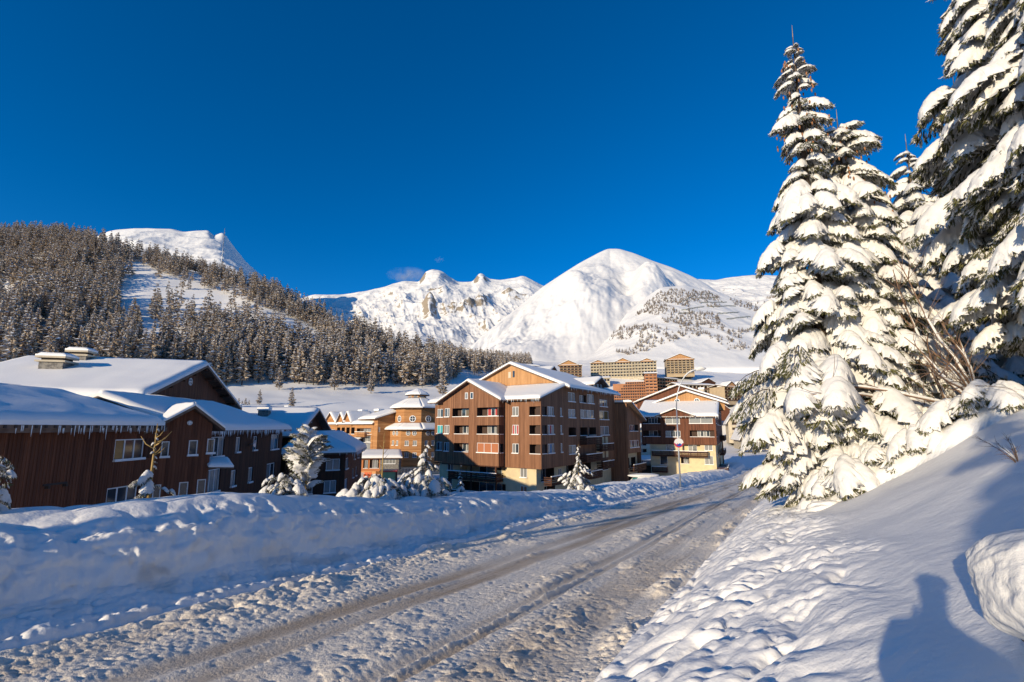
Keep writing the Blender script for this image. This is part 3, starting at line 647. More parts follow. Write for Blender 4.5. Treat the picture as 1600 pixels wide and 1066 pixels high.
    b.wall(W_MAIN, (0, 25.7), (0, 0), WB, [(0, ez), (18.6, ez), (25.7, TOP)])
    ov = 1.0; dz = (az - ez) / mid * ov
    b.roof([(L + ov, rw0, ez - dz), (L + ov, rw1, ez - dz), (mid, rw1, az), (mid, rw0, az)], sn=.42, rnd=(1, 1, 0, 1), seed=3, nu=30, nv=14, ice=2)
    b.roof([(-ov, rw1, ez - dz), (-ov, rw0, ez - dz), (mid - .003, rw0, az), (mid - .003, rw1, az)], sn=.42, rnd=(1, 1, 0, 1), seed=4, nu=30, nv=14)
    # front lean-to roof
    k = (15.3 - 13.1) / 7.1
    b.roof([(-.9, -.8, TOP - .8 * k), (L + .35, -.8, TOP - .8 * k), (L + .35, 7.0, 15.25 + o), (-.9, 7.0, 15.25 + o)], sn=.40, rnd=(1, 1, 0, 1), seed=5, nu=34, nv=14, ice=3)
    # bay gable roof
    bx = 2.9 + 5.25; ay = apex[1]; k2 = (ay - ev) / 5.25
    for sg in (-1, 1):
        e0 = bx + sg * 6.1; ze = ay - 6.1 * k2
        q = [(e0, -2.1, ze), (e0, 6.5, ze), (bx - .002 * sg, 6.5, ay), (bx - .002 * sg, -2.1, ay)]
        if sg < 0: q = [q[1], q[0], q[3], q[2]]
        b.roof(q, sn=.34, rnd=(1, 1 if sg < 0 else 1, 0, 1), seed=6 + sg, nu=14, nv=10)
    mb = MB(); mb.box((mid - .5, 6.93, 17.0 + o), (mid - .0, 6.985, 18.0 + o)); mb.obj('gable_ornament', PALE, b.root)
    mb = MB(); mb.box((mid + .35, 6.93, 17.1 + o), (mid + .7, 6.985, 18.1 + o)); mb.obj('window', GLASS, b.root)
    # dormer on the right slope
    dw = 17.5
    b.wall(W_DARK, (L - .6, dw), (L - .6, dw + 5), 15.6 + o, [(0, 16.4 + o), (2.5, 17.5 + o), (5, 16.4 + o)], [win(.6 + 1.4 * i, 15.85 + o, .9, .7, 2, 'dc', sill=False) for i in range(3)])
    for sg in (-1, 1):
        e = dw + 2.5 + sg * 3.1; q = [(L + .2, e, 16.15 + o), (L - 6, e, 16.15 + o), (L - 6, dw + 2.5 - .002 * sg, 17.55 + o), (L + .2, dw + 2.5 - .002 * sg, 17.55 + o)]
        if sg < 0: q = [q[1], q[0], q[3], q[2]]
        b.roof(q, .12, .3, seed=11 + sg, nu=8, nv=6)
    # lower wing at the far end
    b2 = 32.5
    b.wall(W_MAIN, (L + 2.2, 25.8), (L + 2.2, b2), WB + .6, [(0, 13.4 + o), (b2 - 25.8, 10.6 + o)], [log(1.0, 8.5 + o, 4.6, 1.2, d=.5, n=3), win(1.0, 5.6 + o, 4.6, 1.3, 4, 'cd')])
    b.wall(W_MAIN, (L - .2, 25.8), (L + 2.2, 25.8), 0, 13.4 + o)
    b.wall(CREAM, (L + 1.4, 25.8), (L + 1.4, b2), -1, WB + .6, [log(.8, 1.9 + o, 1.8, 1.9, mi=1), log(3.4, 1.9 + o, 2.4, 1.9, mi=1), log(.8, -.8 + o, 5, 1.7, mi=1)], 'cream_wall')
    b.balcony((L + 2.2, 25.8), (L + 2.2, b2), .2, 6.6, 1.7 + o, .9); b.balcony((L + 2.2, 25.8), (L + 2.2, b2), .2, 6.6, -.9 + o, .9)
    b.wall(W_MAIN, (L + 2.2, b2), (L - 8, b2), -1, 10.6 + o)
    b.roof([(L + 3.2, 25.75, 13.5 + o), (L - 6, 25.75, 13.5 + o), (L - 6, b2 + .8, 10.3 + o), (L + 3.2, b2 + .8, 10.3 + o)], sn=.35, rnd=(0, 1, 1, 1), seed=15, nu=10, nv=8)
main_block()

# ---------------------------------------------------------------- second block, right of it
def right_block():
    zb = -11.2
    b = Bld('apartment_block', (27.6, 98.0), (40.6, 91.5), zb, 'brown timber apartment block with a small snowy gablet behind the street lamp')
    L = b.L; k = 92 / 711.0
    z = lambda y, D=93: (668 - y) * D / 711 - zb
    TOP = z(650); WB = z(694)
    ops = [log(0.0 + .3, z(662), 3.6, 1.25, s='d', n=3), win(4.9, z(662.5), 2.9, 1.25, 2, 'cc'), win(9.6, z(662), 4.4, 1.3, 2, 'cc')]
    ops += [log(.3, z(682.5), 3.6, 1.25, s='cd'), win(4.9, z(683), 2.9, 1.25, 3, 'cdd'), log(9.6, z(682.5), 4.6, 1.3, s='cd', n=4)]
    b.wall(W_RED, (0, 0), (L, 0), WB, TOP, ops)
    wt = [(0, TOP), (9, z(626, 97)), (32, z(626, 97))]
    ops = [win(.6, z(662), 1.5, 1.2, 2, 'c'), log(.6, z(682.5), 1.8, 1.2), win(5, z(664), 1.3, 1.3, 2, 'c'), win(5, z(640), 1.3, 1.3, 1, 'c'), win(10, z(664), 1.6, 1.3, 2, 'cd'), log(10, z(640), 2, 1.3), log(14, z(664), 3, 1.4), log(14, z(642), 3, 1.4), log(19, z(664), 3, 1.4), log(19, z(642), 3, 1.4), log(24, z(664), 3, 1.4), log(24, z(642), 3, 1.4)]
    b.wall(W_RED, (L, 0), (L, 32), WB, wt, ops)
    ops = [win(3.2, z(704), 1.4, 1.2, 1, 'c'), log(6.4, z(706), 3.4, 1.8, mi=2, s='cd'), win(10.6, z(703), 1.5, 1.4, 2, 'c'), win(1.9, z(727), 1.5, 1.9, 1, 'd'), log(6.0, z(724), 1.6, 1.8), win(10.5, z(724), 1.6, 1.7, 2, 'c')]
    b.wall(CREAM, (1.6, .3), (L - .3, .3), -1, WB, ops, 'cream_wall')
    b.wall(CREAM, (L - .3, .3), (L - .3, 32), -1, WB, [win(2.4, z(712), .4, 1.4, 1, 'd'), win(3.6, z(712), .4, 1.4, 1, 'd'), log(8, z(712), 3, 1.9), log(14, z(712), 4, 1.9), log(22, z(712), 4, 1.9), log(14, z(735), 4, 1.9)], 'cream_wall')
    b.wall(CREAM, (1.6, 30), (1.6, .3), -1, WB, name='cream_wall')
    b.wall(W_RED, (0, 32), (0, 0), WB, TOP)
    b.wall(W_RED, (L, 32), (0, 32), -1, [(0, wt[1][1]), (L / 2, z(602, 103)), (L, wt[1][1])])
    b.box('overhang_floor', W_DARK, (0, .02, WB - .1), (L, 32, WB - .003))
    b.balcony((0, .3), (L, .3), 2.1, 12.8, z(712), 1.3); b.balcony((0, .3), (L, .3), 2.0, 5, z(737), 1.3)
    b.balcony((L - .3, .3), (L - .3, 32), .3, 9, z(737, 91), 2.0); b.balcony((L, 0), (L, 32), 8, 13, z(712), 1.0); b.balcony((L, 0), (L, 32), 14, 19, z(712), 1.0)
    b.balcony((L, 0), (L, 32), 14, 19, z(690), 1.0); b.balcony((L, 0), (L, 32), 20, 26, z(690), 1.0)
    kk = (z(626, 97) - TOP) / 9
    b.roof([(-.9, -.9, TOP - .9 * kk), (L + .6, -.9, TOP - .9 * kk), (L + .6, 9, z(626, 97)), (-.9 + 0, 9, z(626, 97))], sn=.45, seed=21, nu=24, nv=12, ice=2)
    # gablet over the facade
    gx = 7.0
    b.wall(W_RED, (gx - 3.2, -.95), (gx + 3.2, -.95), TOP - .1, [(0, TOP), (3.2, TOP + 1.25), (6.4, TOP)], name='gablet')
    for sg in (-1, 1):
        q = [(gx + sg * 3.9, -1.5, TOP - .15), (gx + sg * 3.9, 2.5, TOP - .15), (gx - .002 * sg, 2.5, TOP + 1.35), (gx - .002 * sg, -1.5, TOP + 1.35)]
        if sg < 0: q = [q[1], q[0], q[3], q[2]]
        b.roof(q, .12, .28, seed=23 + sg, nu=8, nv=6)
    # two gables stepping back
    for y0, ya, c, hw, ze, sd in ((7.5, 614, 8.6, 7.6, 633, 31), (11.5, 603, 6.4, 9.4, 627, 35)):
        D = 98 + y0 * .5; zt, zee = z(ya, D), z(ze, D)
        b.wall(W_GABLE if sd == 31 else W_RED, (c - hw, y0), (c + hw, y0), z(640), [(0, zee), (hw, zt), (2 * hw, zee)], name='gable')
        for sg in (-1, 1):
            y1 = 32.6 if sd == 35 else 14
            dz = (zt - zee) / hw
            q = [(c + sg * (hw + .8), y0 - .7, zee - .8 * dz), (c + sg * (hw + .8), y1, zee - .8 * dz), (c - .002 * sg, y1, zt + .05), (c - .002 * sg, y0 - .7, zt + .05)]
            if sg < 0: q = [q[1], q[0], q[3], q[2]]
            b.roof(q, .18, .4, seed=sd + sg, nu=16, nv=8)
    for i, u in enumerate((6.6, 10.7)):
        b.round_win((0, 7.5), (L, 7.5), u, z(627.5, 101), .6)
    b.box('garage', W_DARK, (-7.5, 1.5, -.8), (1.5, 12, 3.2)); b.balcony((-7.5, 1.5), (1.5, 1.5), 0, 9, 3.25, .3)
    mb = MB(); mb.box((-7.4, 1.6, 3.21), (1.4, 11.9, 3.5)); mb.obj('terrace_snow', SNOW, b.root)
    for u, w in ((17.0, 13.5), (20.5, 13.0)):
        pass
    ch = b.box('chimney', PALE, (10.5, 17, z(627)), (11.6, 18.2, z(607, 105))); b.box('chimney_snow', SNOW, (10.4, 16.9, z(607, 105) + .003), (11.7, 18.3, z(607, 105) + .4), ch)
right_block()

# ---------------------------------------------------------------- near left house with the dark boarded wall
def near_left():
    zb = -8.0
    b = Bld('timber_house', (-21.7, 13.5), (-21.7, 28.0), zb, 'long dark red-brown boarded house with blue-shaded snowy roof nearest the road bank')
    L = b.L
    ev = 8.0 - .05
    ops = [win(11.75, 6.2, 2.0, 1.15, 3, 'ydd', sh=1), win(11.6, 3.6, 2.0, 1.15, 3, 'd', sh=1), win(3.5, 6.2, 1.6, 1.15, 2, 'd', sh=1)]
    b.wall(W_RED, (0, 0), (L, 0), -.5, ev, ops)
    # battens give the boarding its depth
    mb = MB(); x = .1
    rg = random.Random(3)
    while x < L - .1:
        skip = [(o['z'] - .04, o['z'] + 1.2) for o in ops if o['u'] - .1 < x < o['u'] + o['w'] * 1.45 + .1]
        lo = -.5
        for a, c in sorted(skip): mb.box((x, -.022, lo), (x + .035, -.001, a)); lo = c
        mb.box((x, -.022, lo), (x + .035, -.001, ev - .15)); x += .165 + rg.uniform(-.008, .008)
    tagk(mb.obj('battens', W_RED, b.root), 'stuff')
    b.box('eave_board', W_TRIM, (-.6, -.62, ev - .18), (L + .1, -.56, ev + .05))
    mb = MB(); mb.box((0, -.06, 0), (1.15, -.01, .09)); mb.box((.1, -.2, -.12), (.2, -.01, .0)); mb.box((.95, -.2, -.12), (1.05, -.01, 0)); mb.obj('wall_rail', LOGG, b.root, (8.1, 0, 5.3))
    # gutter brackets
    mb = MB(); x = 0
    while x < L: mb.box((x, -.75, ev + .02), (x + .09, -.62, ev + .16)); x += .42
    tagk(mb.obj('roof_hooks', LOGG, b.root), 'stuff')
    rh = 9.75; dp = 5.6
    b.roof([(-.8, -.7, ev - .02), (L - .2, -.7, ev - .02), (L - .2, dp, rh), (-.8, dp, rh)], sn=.42, seed=41, nu=46, nv=18, ice=4.5, lump=.1)
    b.roof([(L - .2, 2 * dp + .7, ev - .02), (-.8, 2 * dp + .7, ev - .02), (-.8, dp + .002, rh), (L - .2, dp + .002, rh)], sn=.42, seed=42, nu=30, nv=10)
    b.wall(W_RED, (0, 2 * dp), (0, 0), -.5, [(0, ev), (dp, rh), (2 * dp, ev)])
    b.wall(W_RED, (L, 2 * dp), (0, 2 * dp), -.5, ev)
    # gabled bay, turned towards the road
    Ax = Vector((-21.7, 28.02)); C2 = Vector((P(329, 700, 30.2).x, 30.2))
    g = Bld('timber_house', Ax, C2, zb, 'narrow gabled red-brown house wing with four slit windows and icicles at its eave')
    gl = g.L; zt = lambda y, D=29: (668 - y) * D / 711 - zb
    e1 = zt(669, 29); ap = zt(640, 29)
    ops = [win(.35, zt(712), .42, .95, 1, 'd', sill=True), win(1.75, zt(711), .5, .95, 1, 'd'), win(2.75, zt(709), .45, .95, 1, 'd'), win(.15, zt(774), .42, .9, 1, 'd'), win(1.45, zt(773), .5, .9, 1, 'd'), win(2.4, zt(772), .5, .95, 1, 'd')]
    g.wall(W_RED, (0, 0), (gl, 0), -.5, [(0, e1), (gl * .60, ap), (gl, e1 + .25)], ops)
    g.wall(W_RED, (gl, 0), (gl, 6), -.5, e1 + .25, [log(.6, zt(713, 31), 3, 1.4, n=2, s='cd')])
    g.round_win((0, 0), (gl, 0), gl * .57, zt(661), .14)
    rx = gl * .60
    kx = (ap - e1) / rx
    g.roof([(-.75, 4.5, e1 - .75 * kx), (-.75, -.6, e1 - .75 * kx), (rx - .002, -.6, ap + .05), (rx - .002, 4.5, ap + .05)], sn=.30, seed=44, nu=10, nv=10)
    k3 = (ap - e1 - .25) / (gl - rx)
    g.roof([(gl + .6, -.6, e1 + .25 - .6 * k3), (gl + .6, 4.5, e1 + .25 - .6 * k3), (rx + .002, 4.5, ap + .05), (rx + .002, -.6, ap + .05)], sn=.30, seed=45, nu=10, nv=10, ice=5)
    # lean-to canopy and French windows beside it
    g.roof([(gl - .1, -.35, zt(732)), (gl + 1.35, -.35, zt(732) - .1), (gl + 1.35, .8, zt(724)), (gl - .1, .8, zt(724))], .08, .25, (1, 1, 0, 1), seed=46, nu=8, nv=6)
near_left()

def left_wing():
    zb = -8.3
    b = Bld('timber_house', (-22.0, 33.0), (-24.2, 48.6), zb, 'long brown timber wing with a row of icicles along its low eave')
    L = b.L; ev = 7.95
    z = lambda y, D: (668 - y) * D / 711 - zb
    ops = [win(.6, z(714, 34), 2.3, 1.5, 3, 'cdc', sh=1), win(5.0, 6.25, .75, 1.25, 1, 'c', sh=1), win(8.4, 6.25, .8, 1.25, 1, 'd', sh=1), win(12.6, 6.1, 2.0, 1.5, 2, 'cd', sh=1),
           win(.5, z(768, 34), 2.2, 1.7, 3, 'c', sh=1), win(4.6, 3.55, .8, 1.3, 1, 'c', sh=1), win(7.9, 3.5, .8, 1.3, 1, 'c', sh=1), win(12.0, 3.2, 2.0, 1.6, 2, 'cd', sh=1), win(12.0, .4, 2.0, 1.5, 2, 'c', sh=1)]
    b.wall(W_DARK, (0, 0), (L, 0), -1.5, ev, ops)
    b.wall(W_DARK, (-.0, 6), (0, 0), -1.5, ev)
    b.wall(W_DARK, (L, 0), (L, 9), -1.5, ev)
    rh = 10.1
    b.roof([(-3.5, -.7, ev - .05), (L + .6, -.7, ev - .05), (L - 4.5, 4.8, rh), (-3.5, 4.8, rh)], sn=.45, seed=51, nu=40, nv=16, ice=5, lump=.09)
    b.roof([(L + .6, -.7, ev - .05), (L + .6, 10, ev - .05), (L - 4.5, 4.8, rh), (L - 4.505, 4.8, rh)], sn=.45, seed=52, nu=16, nv=12, ice=3)
    b.roof([(L + .6, 10, ev - .05), (-3.5, 10, ev - .05), (-3.5, 4.802, rh), (L - 4.5, 4.802, rh)], sn=.45, seed=53, nu=16, nv=12)
    # satellite dish on the wall
    mb = MB(); N = 12
    for k in range(N):
        a, c = 2 * PI * k / N, 2 * PI * (k + 1) / N
        mb.poly([(0, 0, 0), (.32 * math.cos(a), -.1, .32 * math.sin(a)), (.32 * math.cos(c), -.1, .32 * math.sin(c))])
    mb.tube([(0, 0, 0), (0, .35, -.1)], [.03, .03], 6)
    f = mb.obj('satellite_dish', METAL, None); loc = b.root.matrix_basis @ Vector((7.6, -.36, 6.9)); f.location = loc; f.rotation_euler.z = b.root.rotation_euler.z
    tag(f, 'small round satellite dish on the icicled timber wing wall', 'satellite dish')
left_wing()

def roof_house():
    zb = -8.5
    b = Bld('timber_house', (-30.0, 36.5), (-34.6, 56.0), zb, 'upper left house with broad sunlit snow roof and two stone chimneys')
    L = b.L; z = lambda v: v - zb
    e = z(2.5); a = z(6.0)
    b.wall(W_RED, (0, 0), (L, 0), -.5, [(0, e), (L / 2, a), (L, e)], name='gable')
    b.round_win((0, 0), (L, 0), L * .44, z(4.5), .38)
    ln = 14.5; k = (a - e) / (L / 2)
    b.roof([(-1.2, ln, e - 1.2 * k), (-1.2, -1.0, e - 1.2 * k), (L / 2 - .002, -1.0, a + .1), (L / 2 - .002, ln, a + .1)], .25, .5, (1, 1, 0, 1), seed=61, nu=30, nv=18, lump=.08, ice=5)
    b.roof([(L + 1.2, -1.0, e - 1.2 * k), (L + 1.2, ln, e - 1.2 * k), (L / 2 + .002, ln, a + .1), (L / 2 + .002, -1.0, a + .1)], .25, .5, seed=62, nu=20, nv=10)
    b.wall(W_ORG, (0, ln - .5), (0, 0), -.5, e)
    b.wall(W_RED, (L, ln), (0, ln), -.5, [(0, e), (L / 2, a), (L, e)])
    for i in range(9):
        mb = MB(); u = L * (i + .5) / 9; zz = float(np.interp(u, [0, L / 2, L], [e, a, e])); mb.box((u - .12, -.95, zz - .22), (u + .12, -.01, zz - .02)); mb.obj('rafter_end', W_DARK, b.root)
    for (u, w, h, sx) in ((L * .28, 9.2, 1.6, .88), (L * .46, 9.6, 1.3, .74)):
        zz = float(np.interp(u, [0, L / 2], [e, a])) + .3
        c = b.box('chimney', STONE, (u - sx * .8, w - sx, zz - .9), (u + sx * .8, w + sx, zz + h * .55))
        b.box('chimney_slab', BEIGE, (u - sx, w - sx * 1.25, zz + h * .55 + .003), (u + sx, w + sx * 1.25, zz + h * .55 + .16), c)
        b.box('chimney_slab', BEIGE, (u - sx, w - sx * 1.25, zz + h * .55 + .36), (u + sx, w + sx * 1.25, zz + h * .55 + .5), c)
        b.box('chimney_gap', LOGG, (u - sx * .7, w - sx * .9, zz + h * .55 + .163), (u + sx * .7, w + sx * .9, zz + h * .55 + .357), c)
        q = [Vector((u - sx, w - sx * 1.25, zz + h * .55 + .5)), Vector((u + sx, w - sx * 1.25, zz + h * .55 + .5)), Vector((u + sx, w + sx * 1.25, zz + h * .55 + .5)), Vector((u - sx, w + sx * 1.25, zz + h * .55 + .5))]
        b.roof(q, .02, .34, (1, 1, 1, 1), seed=63, nu=6, nv=6, name='chimney_cap', m=BEIGE)
roof_house()

def corner_house():
    zb = -9.3
    Cn = Vector((P(540, 710, 55).x, 55.0)); A = Vector((P(446, 710, 52).x, 52.0))
    b = Bld('timber_house', A, Cn, zb, 'dark timber corner house with blue-shaded snow roof behind the pine sapling')
    L = b.L; z = lambda y, D=55: (668 - y) * D / 711 - zb
    ev = z(708)
    b.wall(W_DARK, (0, 0), (L, 0), -1, ev, [win(L - 2.1, z(732), 1.5, 1.3, 2, 'c'), win(L - 2.2, z(765), 1.3, 1.4, 2, 'c'), win(L - 4.4, z(765), 1.0, 1.4, 1, 'c')])
    b.wall(W_DARK, (0, 0), (0, 0.001), -1, ev)
    d = Vector((P(566, 700, 68).x, 68.0)) - Cn; R = b.root.rotation_euler.z
    c_, s_ = math.cos(-R), math.sin(-R); e2 = Vector((d.x * c_ - d.y * s_, d.x * s_ + d.y * c_)); end = (L + e2.x, e2.y); sl = e2.length
    b.wall(W_RED, (L, 0), end, -1, ev, [win(.3, z(732), 1.6, 1.3, 2, 'cd'), win(.3, z(765), 1.6, 1.4, 2, 'cd'), win(6, z(722), .8, 1.2, 1, 'd'), win(9, z(722), .8, 1.2, 1, 'd'), win(5.5, z(752), .8, 1.2, 1, 'd'), win(8, z(752), .8, 1.2, 1, 'd')])
    b.wall(W_DARK, end, (end[0] - L, end[1]), -1, ev); b.wall(W_DARK, (end[0] - L, end[1]), (0, 0), -1, ev)
    for i, u in enumerate((.3, 1.7)): b.box('wall_panel', PALE if i == 9 else W_RED, (u, -.06, z(760)), (u + 1.2, -.003, z(713)))
    rt = ev + 2.1; m0 = (end[0] - L / 2 - 1.0, end[1] * .62); m1 = (L / 2, end[1] * .30)
    o = .8
    b.roof([(-o, -o, ev), (L + o * 1.3, -o, ev), (L / 2 + .5, 5.5, rt), (L / 2 - 1.5, 5.5, rt)], sn=.42, seed=71, nu=18, nv=12, ice=2)
    b.roof([(L + o * 1.3, -o, ev), (end[0] + o, end[1] + o, ev), (end[0] - L / 2, end[1] - 2.5, rt), (L / 2 + .5, 5.5, rt)], sn=.42, seed=72, nu=18, nv=12, ice=4)
    b.roof([(end[0] - L - o, end[1] + o, ev), (-o, -o, ev), (L / 2 - 1.5, 5.5, rt), (end[0] - L / 2, end[1] - 2.5, rt)], sn=.42, seed=73, nu=14, nv=8)
corner_house()

def gable_house(name, label, A, Bp, zb, ev, ap, ln, wm, ops=(), sn=.4, snow=True, group=None, seed=80, ov=.7, chim=0, sideops=(), nu=14, nv=8, cat='house'):
    b = Bld(name, A, Bp, zb, label, cat, group); L = b.L
    b.wall(wm, (0, 0), (L, 0), -1, [(0, ev), (L / 2, ap), (L, ev)], ops); b.wall(wm, (L, ln), (0, ln), -1, [(0, ev), (L / 2, ap), (L, ev)])
    b.wall(wm, (L, 0), (L, ln), -1, ev, sideops); b.wall(wm, (0, ln), (0, 0), -1, ev)
    k = (ap - ev) / (L / 2)
    b.roof([(-ov, ln + .5, ev - ov * k), (-ov, -ov, ev - ov * k), (L / 2 - .002, -ov, ap + .05), (L / 2 - .002, ln + .5, ap + .05)], .18, sn, seed=seed, nu=nu, nv=nv)
    b.roof([(L + ov, -ov, ev - ov * k), (L + ov, ln + .5, ev - ov * k), (L / 2 + .002, ln + .5, ap + .05), (L / 2 + .002, -ov, ap + .05)], .18, sn, seed=seed + 1, nu=nu, nv=nv)
    for i in range(chim):
        u = L * (.3 + .35 * i); w = ln * (.3 + .3 * i); zz = ap - abs(u - L / 2) * k
        c = b.box('chimney', STONE, (u - .5, w - .6, zz - .4), (u + .5, w + .6, zz + 1.2)); b.box('chimney_snow', SNOW, (u - .6, w - .7, zz + 1.203), (u + .6, w + .7, zz + 1.6), c)
    return b
def W2(px, D): v = P(px, 668, D); return (v.x, v.y)
def gable_at(name, label, pxl, Dl, pxr, Dr, ybase, yev, yap, ln, wm, **k):
    D = (Dl + Dr) / 2; zb = zat(ybase, D); return gable_house(name, label, W2(pxl, Dl), W2(pxr, Dr), zb, zat(yev, D) - zb, zat(yap, D) - zb, ln, wm, **k)
# white gable roof between the wing and the chalets
gable_at('timber_house', 'grey-brown gabled house whose long white roof shows above the timber wings', 459, 56, 508, 70, 770, 677, 643, 17, W_DARK, seed=82, nu=24, nv=12, ops=[win(6.5, 9.3, .9, 1.0, 1, 'd', sill=False)], chim=1, ov=1)
for i, (pl, dl, pr, dr, yb, ye, ya, ln, ch, lb) in enumerate((
        (392, 128, 440, 150, 680, 648, 636, 22, 2, 'far snow-roofed house with two chimneys below the lone grey larch'),
        (455, 135, 500, 150, 690, 650, 638, 16, 1, 'far low snow-roofed house left of the amber chalet row'),
        (345, 120, 385, 130, 680, 651, 641, 16, 1, 'far snow roof just right of the upper left gable'))):
    gable_at('snowy_house', lb, pl, dl, pr, dr, yb, ye, ya, ln, W_RED, seed=90 + 2 * i, chim=ch)
# ---------------------------------------------------------------- amber chalet complex
def chalet_row():
    D = 112; z0 = -11
    b = Bld('chalet_row', W2(508, 122), W2(583, 106), z0, 'amber log chalet row with three pointed snowy dormers', 'chalet')
    L = b.L; z = lambda y, D=114: (668 - y) * D / 711 - z0
    ops = []
    ops += [win(1.9, z(678), 3.6, 1.1, 3, 'd', sill=False), log(1.9, z(693), 3.6, 2.0, s='c')]
    for u in (6.6, 9.0, 11.4, 13.8): ops += [log(u, z(678), 1.7, 1.6, s='c', d=.8), log(u, z(694), 1.7, 1.8, s='c', d=.8)]
    ops += [log(16.5, z(678), L - 17, 1.4, s='c', d=.8), log(16.5, z(704), L - 17, 2.2, s='cc', d=.8), log(16.5, z(690), L - 17, 1.7, s='c', d=.8)]
    b.wall(W_ORG, (0, 0), (L, 0), -1, z(664), ops)
    b.wall(W_ORG, (L, 0), (L, 12), -1, z(664)); b.wall(W_ORG, (0, 12), (0, 0), -1, z(664))
    b.roof([(-.6, -.6, z(664)), (L + .6, -.6, z(664)), (L + .6, 7, z(647)), (-.6, 7, z(647))], sn=.45, seed=101, nu=20, nv=10)
    b.roof([(L + .6, 14, z(664)), (-.6, 14, z(664)), (-.6, 7.002, z(647)), (L + .6, 7.002, z(647))], sn=.45, seed=102, nu=20, nv=10)
    for c, hw, yt in ((3.7, 3.6, 645), (9.2, 1.7, 646), (12.6, 1.7, 645)):
        zt = z(yt); ze = z(663) if hw > 3 else z(658)
        b.wall(W_ORG, (c - hw, -.25), (c + hw, -.25), z(666), [(0, ze), (hw, zt), (2 * hw, ze)], name='dormer')
        for sg in (-1, 1):
            kk = (zt - ze) / hw; q = [(c + sg * (hw + .4), -.8, ze - .4 * kk), (c + sg * (hw + .4), 6, ze - .4 * kk), (c - .002 * sg, 6, zt + .04), (c - .002 * sg, -.8, zt + .04)]
            if sg < 0: q = [q[1], q[0], q[3], q[2]]
            b.roof(q, .1, .3, seed=110 + sg, nu=8, nv=6)
    for u in (6.4, 11.0, 15.6): b.roof([(u, -2.0, z(689)), (u + 3.6, -2.0, z(689)), (u + 3.6, -.02, z(684)), (u, -.02, z(684))], .08, .3, seed=112, nu=6, nv=4, name='awning')
    for u, w in ((4.5, 3.2), (8.6, 3.0), (16.8, 4.5)): b.balcony((0, 0), (L, 0), u, u + w, z(681), .7, m=W_ORG)
    for u in (6.0, 14): c = b.box('chimney', STONE, (u, 6, z(650)), (u + 2, 7.5, z(642))); b.box('chimney_snow', SNOW, (u - .1, 5.9, z(642) + .003), (u + 2.1, 7.6, z(642) + .5), c)
chalet_row()
def chalet_tall():
    z0 = -11
    b = Bld('chalet', W2(590, 104), W2(632, 108), z0, 'tall amber log chalet with slanting snow roof left of the octagonal tower', 'chalet'); L = b.L
    z = lambda y, D=105: (668 - y) * D / 711 - z0
    b.wall(W_ORG, (0, 0), (L, 0), -1, [(0, z(654)), (L, z(640))], [win(4.6, z(655), .8, 1.0, 1, 'c', sill=False), win(.2, z(675), .4, 1.1, 1, 'c', sill=False)])
    b.wall(W_ORG, (0, 10), (0, 0), -1, z(654), [log(2, z(704), 4, 2.2, s='cc'), log(2, z(690), 4, 1.8, s='c'), log(2, z(675), 4, 1.6, s='c')])
    b.wall(W_ORG, (L, 0), (L, 10), -1, z(640))
    b.roof([(-1, 10, z(656)), (-1, -.8, z(656)), (L, -.8, z(640)), (L, 10, z(640))], sn=.5, seed=120, nu=10, nv=8)
chalet_tall()
def octagon():
    z0 = -11.2; D = 102
    c = P(651, 668, D + 6); r = 6.4
    b = Bld('tower_house', (c.x, c.y), (c.x + 1, c.y), z0, 'octagonal amber log tower house with round windows and snow lantern roof', 'tower')
    z = lambda y, DD=102: (668 - y) * DD / 711 - z0
    def ring(r, z0_, z1_, m, opsf=None, rot=PI / 8, name='wall', n=8):
        pts = [(r * math.cos(rot + 2 * PI * k / n), r * math.sin(rot + 2 * PI * k / n)) for k in range(n)]
        for k in range(n):
            p, q = pts[k], pts[(k + 1) % n]; mx = (p[0] + q[0]) / 2; my = (p[1] + q[1]) / 2
            b.wall(m, p, q, z0_, z1_, opsf(k) if (opsf and my < 0) else (), name=name)
            if name == 'upper_wall' and my < 0: Lq = (Vector(q) - Vector(p)).length; b.round_win(p, q, Lq / 2, z(654.5), .75)
            if name == 'wall' and my < -3: Lq = (Vector(q) - Vector(p)).length; b.round_win(p, q, Lq * .35, z(677), .5); b.round_win(p, q, Lq * .65, z(677), .5)
        return pts
    def cone(r0, z0_, r1, z1_, seed, n=8, rot=PI / 8, sn=.4):
        for k in range(n):
            a, c2 = rot + 2 * PI * k / n, rot + 2 * PI * (k + 1) / n
            b.roof([(r0 * math.cos(a), r0 * math.sin(a), z0_), (r0 * math.cos(c2), r0 * math.sin(c2), z0_), (r1 * math.cos(c2), r1 * math.sin(c2), z1_), (r1 * math.cos(a), r1 * math.sin(a), z1_)], .12, sn, (1, 0, 0, 0), seed=seed, nu=5, nv=5)
    ring(6.3, -1, 2.6, PALE, lambda k: [win(.6, 1.2, 3.4, 1.1, 5, 'c', sill=False)], name='stone_base')
    ring(6.0, 2.6, z(671), W_ORG, lambda k: [win(.9, z(696), .9, 1.1, 2, 'c'), win(2.7, z(696), .9, 1.1, 2, 'c'), win(.9, z(714), .9, 1.1, 2, 'c'), win(2.7, z(714), .9, 1.1, 2, 'c')])
    cone(7.4, z(672), 5.0, z(664), 130); ring(5.0, z(664), z(637), W_ORG, name='upper_wall'); cone(6.3, z(638), 2.2, z(624), 131, sn=.5); ring(2.1, z(625), z(616), W_ORG, lambda k: [win(.35, z(622), .9, .7, 1, 'c', sill=False)], name='lantern_wall'); cone(2.9, z(616), .05, z(607), 132)
octagon()
